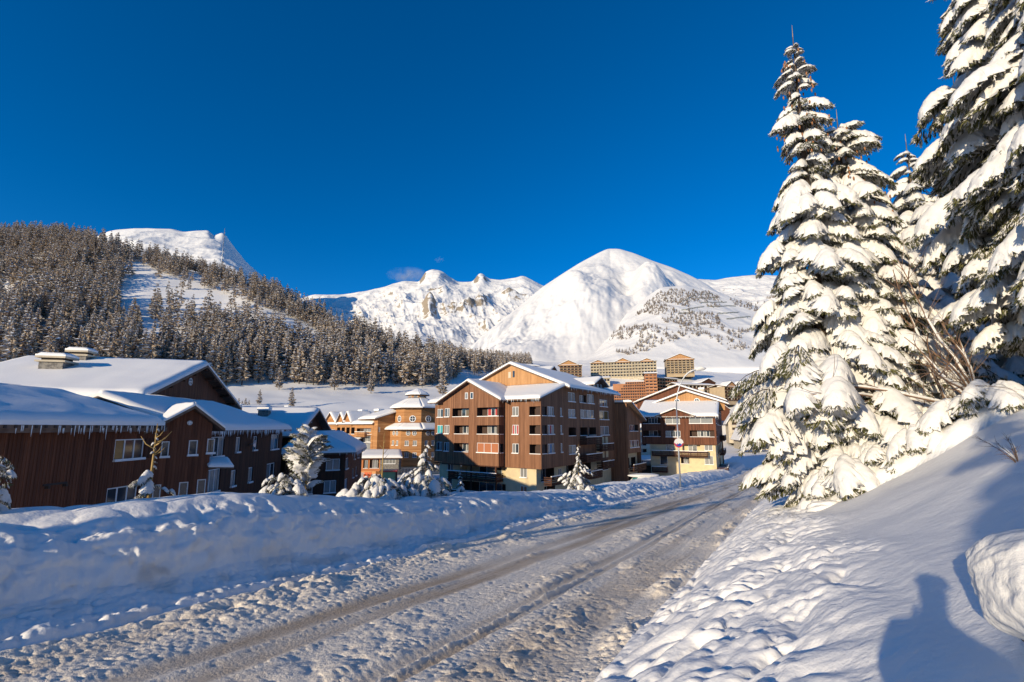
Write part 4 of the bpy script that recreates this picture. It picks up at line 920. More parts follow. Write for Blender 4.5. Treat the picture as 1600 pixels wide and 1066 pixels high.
def shop():
    z0 = zat(733, 96)
    b = Bld('shop_pavilion', W2(567, 96), W2(625, 97), z0, 'low orange shop pavilion with thick snow roof before the octagonal tower', 'shop'); L = b.L
    b.wall(mat('orange_render', (.50, .18, .06), .8), (0, 0), (L * .5, 0), -.5, 2.2, [log(.4, .1, 1.0, 1.7, n=1, s='c', d=.3), log(1.7, .1, 1.9, 1.8, n=2, s='c', d=.3)])
    b.wall(STONE, (L * .5, 0), (L, 0), -.5, 2.2, [win(.5, 1.0, 2.6, .9, 4, 'c')])
    b.wall(STONE, (L, 0), (L, 5), -.5, 2.2)
    b.roof([(-.8, -.8, 2.1), (L + .8, -.8, 2.1), (L, 4, 3.2), (0, 4, 3.2)], .15, .5, seed=140, nu=14, nv=8)
shop()
# ---------------------------------------------------------------- mid-distance chalets
gable_at('chalet', 'amber chalet with stacked balconies just right of the central block', 968, 150, 1000, 162, 722, 656, 641, 14, W_ORG, seed=150, ops=[log(1, 3 + 2.8 * k, 5.5, 1.5, n=3, s='c') for k in range(4)], cat='chalet')
gable_at('chalet', 'small pale chalet lower down between the two brown blocks', 990, 190, 1022, 195, 715, 676, 664, 12, PALE, seed=152, ops=[log(1, 2 + 2.8 * k, 5.5, 1.5, n=3, s='c') for k in range(3)], cat='chalet')
gable_at('chalet', 'broad beige gabled chalet with wooden balconies right of the lamp block', 1138, 262, 1172, 258, 690, 658, 634, 22, BEIGE, seed=154, sn=.7, ops=[log(2, 3.4 + 2.9 * k, 8, 1.5, n=3, s='c') for k in range(3)], cat='chalet', ov=1.3)
gable_at('chalet', 'beige chalet with steep dark gable boards peeking past the spruce boughs', 1158, 215, 1200, 212, 700, 680, 641, 20, BEIGE, seed=156, sn=.6, ops=[log(3, 2.4 + 2.9 * k, 7, 1.5, n=3, s='c') for k in range(3)], cat='chalet', ov=1.3)
gable_at('snowy_house', 'small dark dormered house under the snow above the central roof', 857, 150, 872, 158, 600, 583, 574, 14, W_RED, seed=158)
gable_at('snowy_house', 'flat snow-roofed house in the gap above the balcony chalet', 985, 220, 1010, 225, 700, 652, 646, 20, W_RED, seed=160)
for i, (pl, dl, pr, dr, yb, ye, ya, ln, m_, lb) in enumerate((
        (1118, 300, 1142, 300, 655, 640, 631, 16, W_RED, 'brown house roofed in snow below the dark dormered hotel'),
        (1080, 285, 1110, 292, 668, 650, 641, 18, BEIGE, 'broad white-roofed house right behind the lamp block gable'),
        (1178, 290, 1206, 290, 662, 645, 632, 16, W_RED, 'brown gabled house half hidden by spruce boughs below the hotel'),
        (1012, 250, 1034, 256, 690, 662, 652, 14, W_ORG, 'narrow amber house squeezed behind the left roof of the lamp block'),
        (838, 300, 858, 304, 594, 584, 577, 10, W_RED, 'small brown house left of the dormered one above the central roof'),
        (1100, 360, 1122, 364, 606, 598, 592, 12, W_DARK, 'little dark house on the slope above the low banded slab'))):
    gable_at('snowy_house', lb, pl, dl, pr, dr, yb, ye, ya, ln, m_, seed=170 + 2 * i, sn=.6, ops=[log(1.0, 1.2, 3, 1.4, n=2, s='c')])
def flat_building(name, label, pl, Dl, pr, Dr, yb, yt, dep, wm, nf, nb, gab=(), mi=1, cellw=.76, cellh=.60, rec=1.6, seed=0, sidebays=3, slabs=None, stepped=None, group=None, sn=.5):
    """distant block: a grid of recessed loggias with slabs and dividers, snow on a pitched or flat roof"""
    D = (Dl + Dr) / 2; zb = zat(yb, D); H = zat(yt, D) - zb
    b = Bld(name, W2(pl, Dl), W2(pr, Dr), zb, label, 'apartment building', group); L = b.L
    fh = H / nf; bw = L / nb; ops = []; 
    for i in range(nb):
        for j in range(nf):
            if stepped and j >= stepped(i): continue
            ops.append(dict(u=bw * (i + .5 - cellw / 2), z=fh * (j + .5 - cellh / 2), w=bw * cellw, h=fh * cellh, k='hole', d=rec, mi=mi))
    top = H if not stepped else [(q, fh * stepped(min(nb - 1, int(q / bw + (1e-6 if q < L else -1e-6))))) for q in sorted(sum([[bw * i + .001, bw * (i + 1) - .001] for i in range(nb)], []))]
    b.wall(wm, (0, 0), (L, 0), -3, top, ops, frames=False)
    sd = [dict(u=dep * (i + .3) / sidebays, z=fh * (j + .25), w=dep * .4 / sidebays, h=fh * .5, k='hole', d=.3, mi=mi) for i in range(sidebays) for j in range(nf)]
    b.wall(wm, (L, 0), (L, dep), -3, H, sd, frames=False); b.wall(wm, (0, dep), (0, 0), -3, H if not stepped else fh * stepped(0), frames=False); b.wall(wm, (L, dep), (0, dep), -3, H, frames=False)
    mb = MB()
    for j in range(nf):
        x0 = 0
        if stepped: x0 = min([i for i in range(nb) if stepped(i) > j]) * bw
        mb.box((x0, -.9, fh * j + fh * .02), (L, -.004, fh * j + fh * .27))
    tagk(mb.obj('balcony_fronts', slabs or wm, b.root), 'stuff')
    # windows: white-framed door panes inside the loggias
    mb = MB(); rg = random.Random(seed)
    for o in ops:
        x = o['u'] + o['w'] * rg.uniform(.1, .5); mb.box((x, o['d'] - .12, o['z']), (x + o['w'] * .35, o['d'] - .03, o['z'] + o['h'] * .85))
    tagk(mb.obj('windows', GLASS, b.root), 'stuff')
    if not stepped:
        if gab:
            mb = MB()
        b.roof([(-.8, -1.0, H), (L + .8, -1.0, H), (L + .8, dep / 2, H + 1.5), (-.8, dep / 2, H + 1.5)], .3, sn, seed=seed, nu=14, nv=6)
        b.roof([(L + .8, dep + 1, H), (-.8, dep + 1, H), (-.8, dep / 2 + .002, H + 1.5), (L + .8, dep / 2 + .002, H + 1.5)], .3, sn, seed=seed, nu=14, nv=6)
    for c, hw, gh in gab:
        c *= L; hw *= L
        b.wall(W_GABLE if gh > 0 else wm, (c - hw, -.95), (c + hw, -.95), H - .5, [(0, H), (hw, H + gh), (2 * hw, H)], name='gable')
        for sg in (-1, 1):
            q = [(c + sg * (hw + .8), -1.6, H - .1), (c + sg * (hw + .8), dep * .5, H - .1), (c - .002 * sg, dep * .5, H + gh + .2), (c - .002 * sg, -1.6, H + gh + .2)]
            if sg < 0: q = [q[1], q[0], q[3], q[2]]
            b.roof(q, .3, sn, seed=seed + 1, nu=8, nv=5)
    return b
OCH = mat('ochre_panel', (.42, .32, .20), .85, noise=(.3, (.33, .25, .16), .4, .7)); WOODB = mat('far_brown_wood', (.17, .085, .045), .8)
flat_building('apartment_building', 'long pale five-storey apartment slab with three small gables on the snow slope', 925, 425, 1030, 410, 589, 566, 16, BEIGE, 5, 22, gab=((.12, .09, 2.2), (.5, .11, 3.2), (.86, .09, 2.2)), seed=201)
flat_building('apartment_building', 'tall gabled ochre apartment tower standing alone behind the street lamp head', 1046, 425, 1090, 420, 584, 562, 15, OCH, 6, 7, gab=((.5, .5, 5.0),), seed=202)
flat_building('apartment_building', 'stepped ochre gabled apartment tower above the central roof ridge', 876, 400, 911, 398, 596, 571, 12, OCH, 6, 6, gab=((.4, .45, 4.0),), seed=203, slabs=WOODB)
flat_building('apartment_building', 'terracotta stepped apartment block with a honeycomb of loggias', 958, 352, 1012, 345, 632, 597, 14, TERRA, 8, 15, stepped=lambda i: min(8, 4 + i // 2 + (1 if i > 4 else 0)), seed=204, slabs=TERRA)
flat_building('apartment_building', 'terracotta apartment tower with curved balconies at the stepped block end', 1011, 343, 1030, 341, 628, 584, 16, TERRA, 9, 3, seed=205, cellh=.4, slabs=mat('terracotta_band', (.5, .24, .12), .8))
flat_building('apartment_building', 'brown timbered apartment wing right of the terracotta tower', 1030, 350, 1062, 360, 622, 592, 14, OCH, 6, 8, seed=206, slabs=TERRA)
flat_building('apartment_building', 'low dark-banded apartment slab with snowy flat roof right of the lamp gable', 1062, 335, 1121, 345, 622, 602, 12, PALE, 3, 10, seed=207, slabs=WOODB, cellh=.7)
b_ = flat_building('apartment_building', 'long dark timber hotel with pointed dormers on a yellow base', 1136, 330, 1210, 350, 627, 606, 14, OCH, 4, 16, gab=((.12, .1, 3.5), (.4, .09, 4.5), (.6, .09, 5), (.85, .1, 5)), seed=208, slabs=W_DARK)
flat_building('apartment_building', 'dark flat-roofed lift station beside bare trees on the left of the ridge', 806, 330, 842, 335, 590, 572, 12, WOODB, 2, 6, seed=209, sn=.7)
flat_building('apartment_building', 'low snow-roofed building in front of the long pale slab', 918, 395, 955, 392, 598, 591, 10, BEIGE, 1, 8, seed=210)
# ================================================================ TREES
GREEN = mat('spruce_needles', (.070, .075, .026), .75, noise=(7, (.15, .14, .055), .4, .65), spec=.3)
LARCHB = mat('larch_twigs', (.46, .355, .255), .9, noise=(.35, (.33, .26, .185), .35, .7))
LARCHC = mat('larch_trunk', (.055, .04, .03), .9)
CONE = mat('spruce_cones', (.30, .13, .05), .8)
SNOWT = mat('snow_on_tree', (.80, .81, .83), .8)
GOLD = mat('young_stem', (.38, .25, .08), .8)
# ---- far larches: a crown of snow-dusted twig fans
def larch_arrays(rg, lv, per, snowf, R=.17, tri_h=.035):
    V = []; Fs = []; M = []
    def tri(a, b, c, m): n = len(V); V.extend([a, b, c]); Fs.append((n, n + 1, n + 2)); M.append(m)
    for l in range(lv):
        z0 = .14 + .85 * (l + rg.random() * .8) / lv
        rad = R * ((1 - z0) ** .8 + .06) * rg.uniform(.7, 1.15)
        if z0 < .3: rad *= .55 + (z0 - .14) * 2.6
        for k in range(per):
            a = rg.random() * 2 * PI; r = rad * rg.uniform(.55, 1.15); dr = rg.uniform(-.045, .012) * (1.4 - z0)
            ca, sa = math.cos(a), math.sin(a); w = tri_h * rg.uniform(.5, 1.1) * (1.15 - z0 * .6)
            b = (ca * r * .08, sa * r * .08, z0); t = (ca * r, sa * r, z0 + dr)
            tri((b[0] - sa * w * .4, b[1] + ca * w * .4, b[2]), (b[0] + sa * w * .4, b[1] - ca * w * .4, b[2] + w * .4), t, 0)
            m_ = (ca * r * .55, sa * r * .55, z0 + dr * .5)
            # hanging twigs
            tri((ca * r * .3, sa * r * .3, z0 + dr * .3), t, (m_[0] + rg.uniform(-w, w), m_[1] + rg.uniform(-w, w), m_[2] - w * 1.3), 0)
            tri((m_[0] - sa * w * 1.2, m_[1] + ca * w * 1.2, m_[2] - w * .5), (m_[0] + sa * w * 1.2, m_[1] - ca * w * 1.2, m_[2] - w * .3), (t[0] * 1.05, t[1] * 1.05, t[2] - w * .2), 0)
            for _q in range((1 if rg.random() < snowf else 0) + (1 if rg.random() < snowf - .8 else 0)):
                s = rg.uniform(.3, .9) * w
                p0 = (ca * r * .35, sa * r * .35, z0 + dr * .35 + w * .25)
                tri((p0[0] - sa * s, p0[1] + ca * s, p0[2] - s * .2), (p0[0] + sa * s, p0[1] - ca * s, p0[2] - s * .2), (t[0], t[1], t[2] + w * .15), 1)
                tri((p0[0] - sa * s, p0[1] + ca * s, p0[2] - s * .2), (p0[0], p0[1], p0[2] + s * .6), (t[0], t[1], t[2] + w * .15), 1)
    return np.array(V), np.array(Fs), np.array(M)
def trunk_mesh(name, m, r=.012, n=6, top=.96):
    mb = MB(); mb.tube([(0, 0, -.03), (0, 0, .4), (0, 0, top)], [r, r * .7, r * .1], n, cap=False); return mb.mesh(name, m)
rg = random.Random(11)
LV = [larch_arrays(rg, 26, 7, f, r) for f, r in ((1, .20), (1.3, .22), (1.5, .21), (1.8, .20), (1.4, .24), (.9, .21))]
LM = [npmesh('crown', v, f, [LARCHB, SNOWT], False, m) for v, f, m in LV]
LS = [larch_arrays(rg, 15, 5, f, r, .05) for f, r in ((.9, .23), (1.2, .26), (1.5, .24), (1.8, .21), (1.4, .31), (.7, .27), (1.7, .27))]
LT = trunk_mesh('trunk', LARCHC)
def inpoly(x, y, poly):
    c = np.zeros(np.shape(x), bool); n = len(poly)
    for i in range(n):
        x1, y1 = poly[i]; x2, y2 = poly[(i + 1) % n]
        k = ((y1 > y) != (y2 > y)) & (x < (x2 - x1) * (y - y1) / ((y2 - y1) or 1e-9) + x1); c ^= k
    return c
def projn(x, y, z):
    c = math.cos(PITCH) * y + math.sin(PITCH) * z; u = -math.sin(PITCH) * y + math.cos(PITCH) * z
    return 800 + F * x / c, 533 + SHY - F * u / c
rs = np.random.RandomState(5)
N = 36000
yy = np.sqrt(rs.uniform(165 ** 2, 620 ** 2, N)); px_ = rs.uniform(-260, 830, N); xx = (px_ - 800) / F * yy
zz = ground(xx, yy); u_, v_ = projn(xx, yy, zz)
foot = np.interp(u_, [-300, 0, 150, 330, 420, 520, 660, 700, 725, 735, 760, 800, 830], [640, 615, 612, 606, 600, 604, 606, 600, 590, 588, 588, 587, 586])
ok = (v_ < foot)
ridge_front = yy < np.interp(u_, [-300, 0, 190, 300, 400, 470, 560, 640, 720, 830], [445, 455, 445, 435, 415, 405, 385, 365, 600, 610]) * 1.0
ok &= ridge_front
clear = [[(192, 418), (215, 412), (250, 428), (290, 438), (330, 455), (400, 478), (430, 500), (400, 522), (350, 508), (310, 502), (262, 520), (200, 530), (180, 490), (190, 448)],
         [(355, 465), (440, 490), (520, 540), (500, 552), (430, 520), (352, 490)], [(500, 500), (545, 512), (560, 530), (520, 520)], [(440, 480), (480, 474), (500, 490), (455, 492)],
         [(255, 520), (300, 520), (310, 545), (262, 545)]]
dens = np.where(inpoly(u_, v_, clear[0]) | inpoly(u_, v_, clear[1]) | inpoly(u_, v_, clear[2]), .04, 1.0)
dens = np.where(inpoly(u_, v_, clear[3]) | inpoly(u_, v_, clear[4]), .15, dens)
ok &= rs.rand(N) < dens
ok &= rs.rand(N) < np.clip(.52 + 1.5 * fbm(xx / 26, yy / 26, 3, 99), .05, 1)
idx = np.nonzero(ok)[0]
# thin out by a minimum spacing
cell = {}; keep = []
for i in idx:
    k = (int(xx[i] // 4.4), int(yy[i] // 4.4))
    if k in cell: continue
    cell[k] = 1; keep.append(i)
keep = np.array(keep)
hts = rs.uniform(9.0, 18.5, len(keep)) * np.interp(yy[keep], [200, 300, 440], [1.5, 1.25, 1.0]); order = np.argsort(yy[keep] - hts * 3)
vis = [j for j in order if -40 < u_[keep[j]] < 805]
near = vis[:270]; nearset = set(near)
bear = ['far left', 'left', 'middle', 'right']
for q, j in enumerate(near):
    i = keep[j]; h = hts[j]
    vi = rs.randint(0, 6) if u_[i] < 250 else rs.choice([1, 2, 3, 2, 3, 4])
    tone = ['brown lightly dusted', 'snow-flecked brown', 'pale frosted', 'white-frosted', 'broad frosted', 'dark sparse'][vi]; size = 'tall' if h > 21 else ('short' if h < 18 else 'middling')
    reg = [(60, 'over the leftmost roof end'), (130, 'left of the stone chimneys'), (185, 'just above the stone chimneys'), (250, 'right of the stone chimneys'), (310, 'above the upper gable tip'), (370, 'right of the upper gable tip'), (420, 'above the small spruces'), (470, 'above the open snow'), (520, 'above the dark gable'), (570, 'above the amber chalets'), (620, 'left of the octagonal tower'), (665, 'above the octagonal tower'), (715, 'at the right end'), (9999, 'beyond the shaded snow')]
    where = next(b for a, b in reg if u_[i] < a)
    row = 'in the front row' if v_[i] > foot[i] - 22 else 'behind the front row'
    t = empty('larch_tree', (xx[i], yy[i], zz[i] - .2), rs.uniform(0, 6.28), f'{size} {tone} larch {row} {where}', 'tree', 'larches along the lower edge of the hillside forest')
    c = link('crown', LM[vi], t); tr = link('trunk', LT, t); w = h * rs.uniform(.9, 1.2); c.scale = (w, w, h); tr.scale = (h, h, h)
by = {}
for o in COL.objects:
    if o.name.startswith('larch_tree') and 'label' in o: by.setdefault(o['label'], []).append(o)
ORD = ['leftmost', 'second', 'third', 'fourth', 'fifth', 'sixth', 'seventh', 'eighth', 'ninth', 'tenth', 'eleventh', 'twelfth', 'thirteenth', 'fourteenth', 'fifteenth', 'sixteenth']
for lb, os_ in by.items():
    if len(os_) > 1:
        os_.sort(key=lambda o: o.location.x / o.location.y)
        for k, o in enumerate(os_): o['label'] = ORD[min(k, 15)] + ' ' + lb
VV = []; FF = []; MM = []; base = 0
for j in range(len(keep)):
    if j in nearset: continue
    i = keep[j]
    sn = np.clip(.5 * (u_[i] < 250) + .0, 0, 1)
    vi = rs.choice([0, 1, 5]) if (v_[i] < 480 and u_[i] < 400 and rs.rand() < .7) else rs.randint(0, 7)
    v, f, m = LS[vi]; h = hts[j]; a = rs.uniform(0, 6.28); w = h * rs.uniform(.9, 1.25)
    ca, sa = math.cos(a), math.sin(a)
    q = np.stack([(v[:, 0] * ca - v[:, 1] * sa) * w + xx[i], (v[:, 0] * sa + v[:, 1] * ca) * w + yy[i], v[:, 2] * h + zz[i]], 1)
    VV.append(q); FF.append(f + base); MM.append(m); base += len(q)
    tq = np.array([(-.15, 0, -.5), (.15, 0, -.5), (0, 0, h * .9), (0, -.15, -.5), (0, .15, -.5)]) + [xx[i], yy[i], zz[i]]
    VV.append(tq); FF.append(np.array([(0, 1, 2), (3, 4, 2)]) + base); MM.append(np.array([2, 2])); base += 5
fo = link('larch_forest', npmesh('larch_forest', np.concatenate(VV), np.concatenate(FF), [LARCHB, SNOWT, LARCHC], False, np.concatenate(MM)))
tagk(fo, 'stuff'); tag(fo, 'dense snow-dusted larch forest covering the hillside on the left', 'forest')
# individual trees in the open snow at the hill foot
for (px, yb, D, h, vi, lb) in ((436, 607, 225, 13, 3, 'pale frosted larch standing forward of the forest on the open snow'), (455, 636, 190, 9.5, 2, 'bushy frosted larch behind the white roof'), (405, 632, 190, 7, 3, 'small snowy conifer left of the bushy larch behind the white roof'),
                               (522, 616, 240, 18, 3, 'tall white-frosted larch forward of the forest above the amber chalets'), (580, 605, 240, 14, 3, 'white-frosted larch at the forest edge above the octagonal tower'), (692, 618, 245, 20, 3, 'tall frosted larch at the right end of the forest edge')):
    g = P(px, yb, D); z = float(ground(g.x, g.y)); t = empty('larch_tree', (g.x, g.y, z - .2), 1.0, lb, 'tree'); c = link('crown', LM[vi], t); tr = link('trunk', LT, t); c.scale = (h * 1.35, h * 1.35, h); tr.scale = (h, h, h)
for i in range(9):
    px = 342 + i * 5.5; D = 150 + (i % 3) * 6; h = [5, 6.5, 6, 5.5, 6, 7, 5.5, 7, 6][i]; x, y = W2(px, D); z = zat(634, D) - h * .3
    t = empty('spruce_tree', (x, y, z - 2.0), i, ['first', 'second', 'third', 'fourth', 'fifth', 'sixth', 'seventh', 'eighth', 'ninth'][i] + ' small snowy spruce from the left in the clump right of the upper gable', 'tree', 'spruces in the clump beside the upper left roof'); c = link('crown', LM[3], t); c.scale = (h * 1.3, h * 1.3, h); tr = link('trunk', LT, t); tr.scale = (h, h, h)
# frosted mast on the ridge
g = P(345, 425, 400); mz = float(ground(g.x, g.y)); mb = MB(); hm = zat(357, 400) - mz
mb.tube([(0, 0, -1), (0, 0, hm)], [.5, .2], 6); q = MB(); rgm = random.Random(4)
for k in range(60):
    z = hm * rgm.uniform(.25, .93); a = rgm.random() * 6.28; r = rgm.uniform(.6, 2.0) * (1.1 - z / hm * .5); q.hexa([(0, 0, z - .25), (.1, 0, z - .25), (math.cos(a) * r, math.sin(a) * r, z - .3), (0, .1, z - .25), (0, 0, z + .2), (.1, 0, z + .2), (math.cos(a) * r, math.sin(a) * r, z - .15), (0, .1, z + .2)])
t = empty('radio_mast', (g.x, g.y, mz), 0, 'tall thin frosted mast on the forest ridge against the sky', 'mast'); mb.obj('pole', METAL, t); tagk(q.obj('frost_arms', mat('rimed_steel', (.36, .34, .32), .8), t), 'stuff')
# ---- snow-dusted trees on the bushy hill
hx, hy, hz = BX.ravel(), BY.ravel(), BZ.ravel(); hu, hv = projn(hx, hy, hz)
m1 = [(945, 545), (962, 520), (1000, 485), (1032, 455), (1060, 449), (1100, 451), (1130, 465), (1188, 477), (1192, 490), (1140, 476), (1115, 482), (1080, 470), (1075, 490), (1118, 490), (1134, 515), (1128, 540), (1100, 524), (1060, 530), (1020, 545), (985, 556), (950, 548)]
m2 = [(1135, 520), (1160, 515), (1205, 520), (1205, 545), (1140, 548)]
cand = np.nonzero((inpoly(hu, hv, m1) | inpoly(hu, hv, m2)) & (BP.ravel() <= 1.0))[0]
cand = cand[rs.rand(len(cand)) < .9]; rs.shuffle(cand)
keepb = []; cell = {}
for i in cand:
    k = (int(hx[i] // 6), int(hy[i] // 7))
    if k in cell or vn(hx[i] / 30, hy[i] / 30, 3) < .40: continue
    cell[k] = 1; keepb.append(i)
VV = []; FF = []; MM = []; base = 0
for n_, i in enumerate(keepb):
    h = rs.uniform(3, 7.5); v, f, m = LS[rs.choice([2, 3, 6, 3, 4])]; w = h * rs.uniform(1.4, 2.2)
    x = hx[i] + rs.uniform(-3, 3); y = hy[i] + rs.uniform(-3, 3)
    VV.append(v * [w, w, h] + [x, y, hz[i] - .5]); FF.append(f + base); MM.append(m); base += len(v)
if VV:
    o = link('shrub_wood', npmesh('shrub_wood', np.concatenate(VV), np.concatenate(FF), [LARCHB, SNOWT], False, np.concatenate(MM))); tagk(o, 'stuff'); tag(o, 'scattered snow-dusted low trees over the round hill below the white peak', 'trees')
def hill_pt(px, py):
    k = np.argmin((hu - px) ** 2 + (hv - py) ** 2 + (BP.ravel() > 1) * 1e6); return Vector((hx[k], hy[k], hz[k]))
fences = [((1093, 461), (1115, 460)), ((1091, 467), (1122, 466)), ((1095, 474), (1135, 473)), ((1105, 480), (1150, 479)), ((1065, 486), (1100, 480)), ((1122, 491), (1156, 489)), ((1135, 500), (1172, 496)), ((1068, 472), (1085, 463)), ((1060, 492), (1085, 488))]
for k, (a, c) in enumerate(fences):
    mb = MB(); pm = MB(); n = 10; pts = [hill_pt(a[0] + (c[0] - a[0]) * i / n, a[1] + (c[1] - a[1]) * i / n) for i in range(n + 1)]
    o0 = pts[0].copy()
    for i in range(n):
        p, q = pts[i] - o0, pts[i + 1] - o0
        for h0, h1 in ((.8, 1.5), (1.9, 2.5)):
            mb.hexa([(p.x, p.y, p.z + h0), (q.x, q.y, q.z + h0), (q.x, q.y + .3, q.z + h0), (p.x, p.y + .3, p.z + h0), (p.x, p.y, p.z + h1), (q.x, q.y, q.z + h1), (q.x, q.y + .3, q.z + h1), (p.x, p.y + .3, p.z + h1)])
    for p in pts: p = p - o0; pm.box((p.x - .15, p.y + .31, p.z - 1), (p.x + .15, p.y + .6, p.z + 2.7))
    t = empty('avalanche_fence', o0, 0, ['topmost rail', 'second highest rail', 'third highest rail on the right', 'fourth, longest right-hand rail', 'middle left rail', 'right-hand rail just above the lowest', 'lowest right rail', 'slanting upper left rail', 'lowest left rail'][k] + ' avalanche fence on the bushy hill', 'fence', 'avalanche fences in rows on the bushy hill')
    m = mat('weathered_rail', (.20, .21, .15), .9); tagk(mb.obj('rails', m, t), 'stuff'); tagk(pm.obj('posts', m, t), 'stuff')
# ---------------------------------------------------------------- foreground conifers
def bough_meshes(seed, big=True, heavy=1.0, green=None):
    """needle fan and snow load for one bough reaching 1 unit along +x"""
    r = random.Random(seed); rn = np.random.RandomState(seed)
    dro = r.uniform(.50, .80); wid = r.uniform(.27, .36); curv = r.uniform(-.10, .10)
    def spine(a): return np.array([a * (1 - .10 * a * a), curv * a * a, .13 * a - dro * a ** 2.1])
    na, nv = (28, 19) if big else (14, 11)
    A = np.linspace(.13, 1.02, na); Vv = np.linspace(-1, 1, nv)
    AA, VVv = np.meshgrid(A, Vv, indexing='ij')
    wa = wid * np.sin(PI * np.clip(.06 + .90 * AA, 0, 1) ** 1.25) ** .62 * (1 - .25 * AA)
    fing = 1.10 + .85 * (rn.rand(na, 1) - .5) * np.abs(VVv) ** 4 + .2 * (vn(AA * 12, VVv * 2, seed) - .5)
    sp = np.array([[spine(a) for _ in Vv] for a in A])
    th = .125 * heavy * (1.15 - .5 * AA)
    X = sp[..., 0] + .05 * np.abs(VVv) * (rn.rand(na, nv) - .2); Yv = sp[..., 1] + VVv * wa * fing
    drp = -.85 * wa * np.abs(VVv) ** 1.8 * fing
    Ztop = sp[..., 2] + drp + th * np.sqrt(np.clip(1 - VVv ** 2, 0, 1)) * (.75 + .5 * billow(AA * 4.2 + seed, VVv * 1.2, seed)) + .045 * fbm(AA * 16 + VVv * 1.5, VVv * 2.2, 4, seed + 3)
    end = sstep(0, .12, AA - .13) * sstep(1.02, .93, AA); Ztop = (sp[..., 2] + drp) * (1 - end) + Ztop * end
    Zb = sp[..., 2] + drp - .018
    T_ = np.stack([X, Yv, Ztop], -1).reshape(-1, 3); B_ = np.stack([X, Yv, Zb], -1).reshape(-1, 3); n = len(T_)
    i = np.arange(n).reshape(na, nv)
    q = np.stack([i[:-1, :-1], i[1:, :-1], i[1:, 1:], i[:-1, 1:]], -1).reshape(-1, 4); fs = [q, q[:, ::-1] + n]
    for ring in (i[:, 0], i[-1, :], i[::-1, -1], i[0, ::-1]): a, b = ring[:-1], ring[1:]; fs.append(np.stack([a, a + n, b + n, b], -1))
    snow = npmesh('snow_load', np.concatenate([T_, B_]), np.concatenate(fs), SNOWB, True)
    # needles: hanging jagged sprigs
    V = []; Fq = []; M = []
    K = 330 if big else 130; ln0 = .12 if big else .19
    for k in range(K):
        a = r.uniform(.10, 1.0) if k > K * .12 else r.uniform(.9, 1.0); s = r.choice((-1, 1)); f = r.random() ** .55
        w = wid * math.sin(PI * min(1, (.06 + .90 * a)) ** 1.25) ** .62 * (1 - .25 * a)
        c = spine(a); c = c + np.array([0, s * w * f * .93, -.85 * w * f ** 1.8 - .025])
        ln = ln0 * r.uniform(.6, 1.35); d = np.array([r.uniform(.0, .75), s * (.15 + .7 * f) * r.uniform(.2, 1), -r.uniform(.45, 1.25)]); d /= np.linalg.norm(d)
        u = np.cross(d, [r.uniform(-1, 1), r.uniform(-1, 1), .2]); u /= np.linalg.norm(u); v = np.cross(d, u); ww = ln * .085
        nb = len(V)
        V += [c, c + d * ln * .33 + u * ww, c + d * ln * .33 + v * ww, c + d * ln * .33 - (u + v) * ww * .7, c + d * ln * .72 + u * ww * .8, c + d * ln * .72 + v * ww * .8, c + d * ln * .72 - (u + v) * ww * .55, c + d * ln]
        for t3 in ((0, 1, 2), (0, 2, 3), (0, 3, 1), (1, 4, 5), (1, 5, 2), (2, 5, 6), (2, 6, 3), (3, 6, 4), (3, 4, 1), (7, 5, 4), (7, 6, 5), (7, 4, 6)): Fq.append([nb + q_ for q_ in t3]); M.append(0)
        # side needles tuft
        for e in range(5):
            p = c + d * ln * r.uniform(.2, .8); w2 = (u * r.uniform(-1, 1) + v * r.uniform(-1, 1)) * ln * .27 + d * ln * .30; nb = len(V); V += [p - d * ln * .035, p + d * ln * .035, p + w2]; Fq.append([nb, nb + 1, nb + 2]); M.append(0)
    # woody axis
    for k in range(5):
        a0, a1 = k / 5, (k + 1) / 5; p, q_ = spine(a0) + [0, 0, -.03], spine(a1) + [0, 0, -.03]; rr = .016 * (1 - a0 * .8); nb = len(V)
        V += [p + [0, rr, 0], p + [0, -rr, rr], p + [0, -rr, -rr], q_ + [0, rr * .7, 0], q_ + [0, -rr * .7, rr * .7], q_ + [0, -rr * .7, -rr * .7]]
        for t3 in ((0, 1, 4), (0, 4, 3), (1, 2, 5), (1, 5, 4), (2, 0, 3), (2, 3, 5)): Fq.append([nb + q2 for q2 in t3]); M.append(1)
    # frost: about a third of the sprigs are rimed white
    M = np.array(M); k_ = 0; per = 17; nsp = K * per
    fr_ = np.repeat(rn.rand(K) < .42, per); M[:nsp] = np.where(fr_, 2, M[:nsp])
    nee = npmesh('branch', np.array(V), np.array(Fq), [green or GREEN, BARK, SNOWB], False, M)
    return nee, snow
BIG = [bough_meshes(100 + i, True, h) for i, h in enumerate((.7, 1.0, 1.3, .85))]
SML = [bough_meshes(200 + i, False, h) for i, h in enumerate((.9, 1.2, 1.05))]
def add_bough(root, z, az, L, pitch, pair, roll=0, snow=True, flat=1.0):
    b = link('branch', pair[0], root, (0, 0, z)); b.rotation_euler = (roll, pitch, az); b.scale = (L, L, L * flat)
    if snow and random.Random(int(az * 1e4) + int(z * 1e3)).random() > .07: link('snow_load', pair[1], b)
    return b
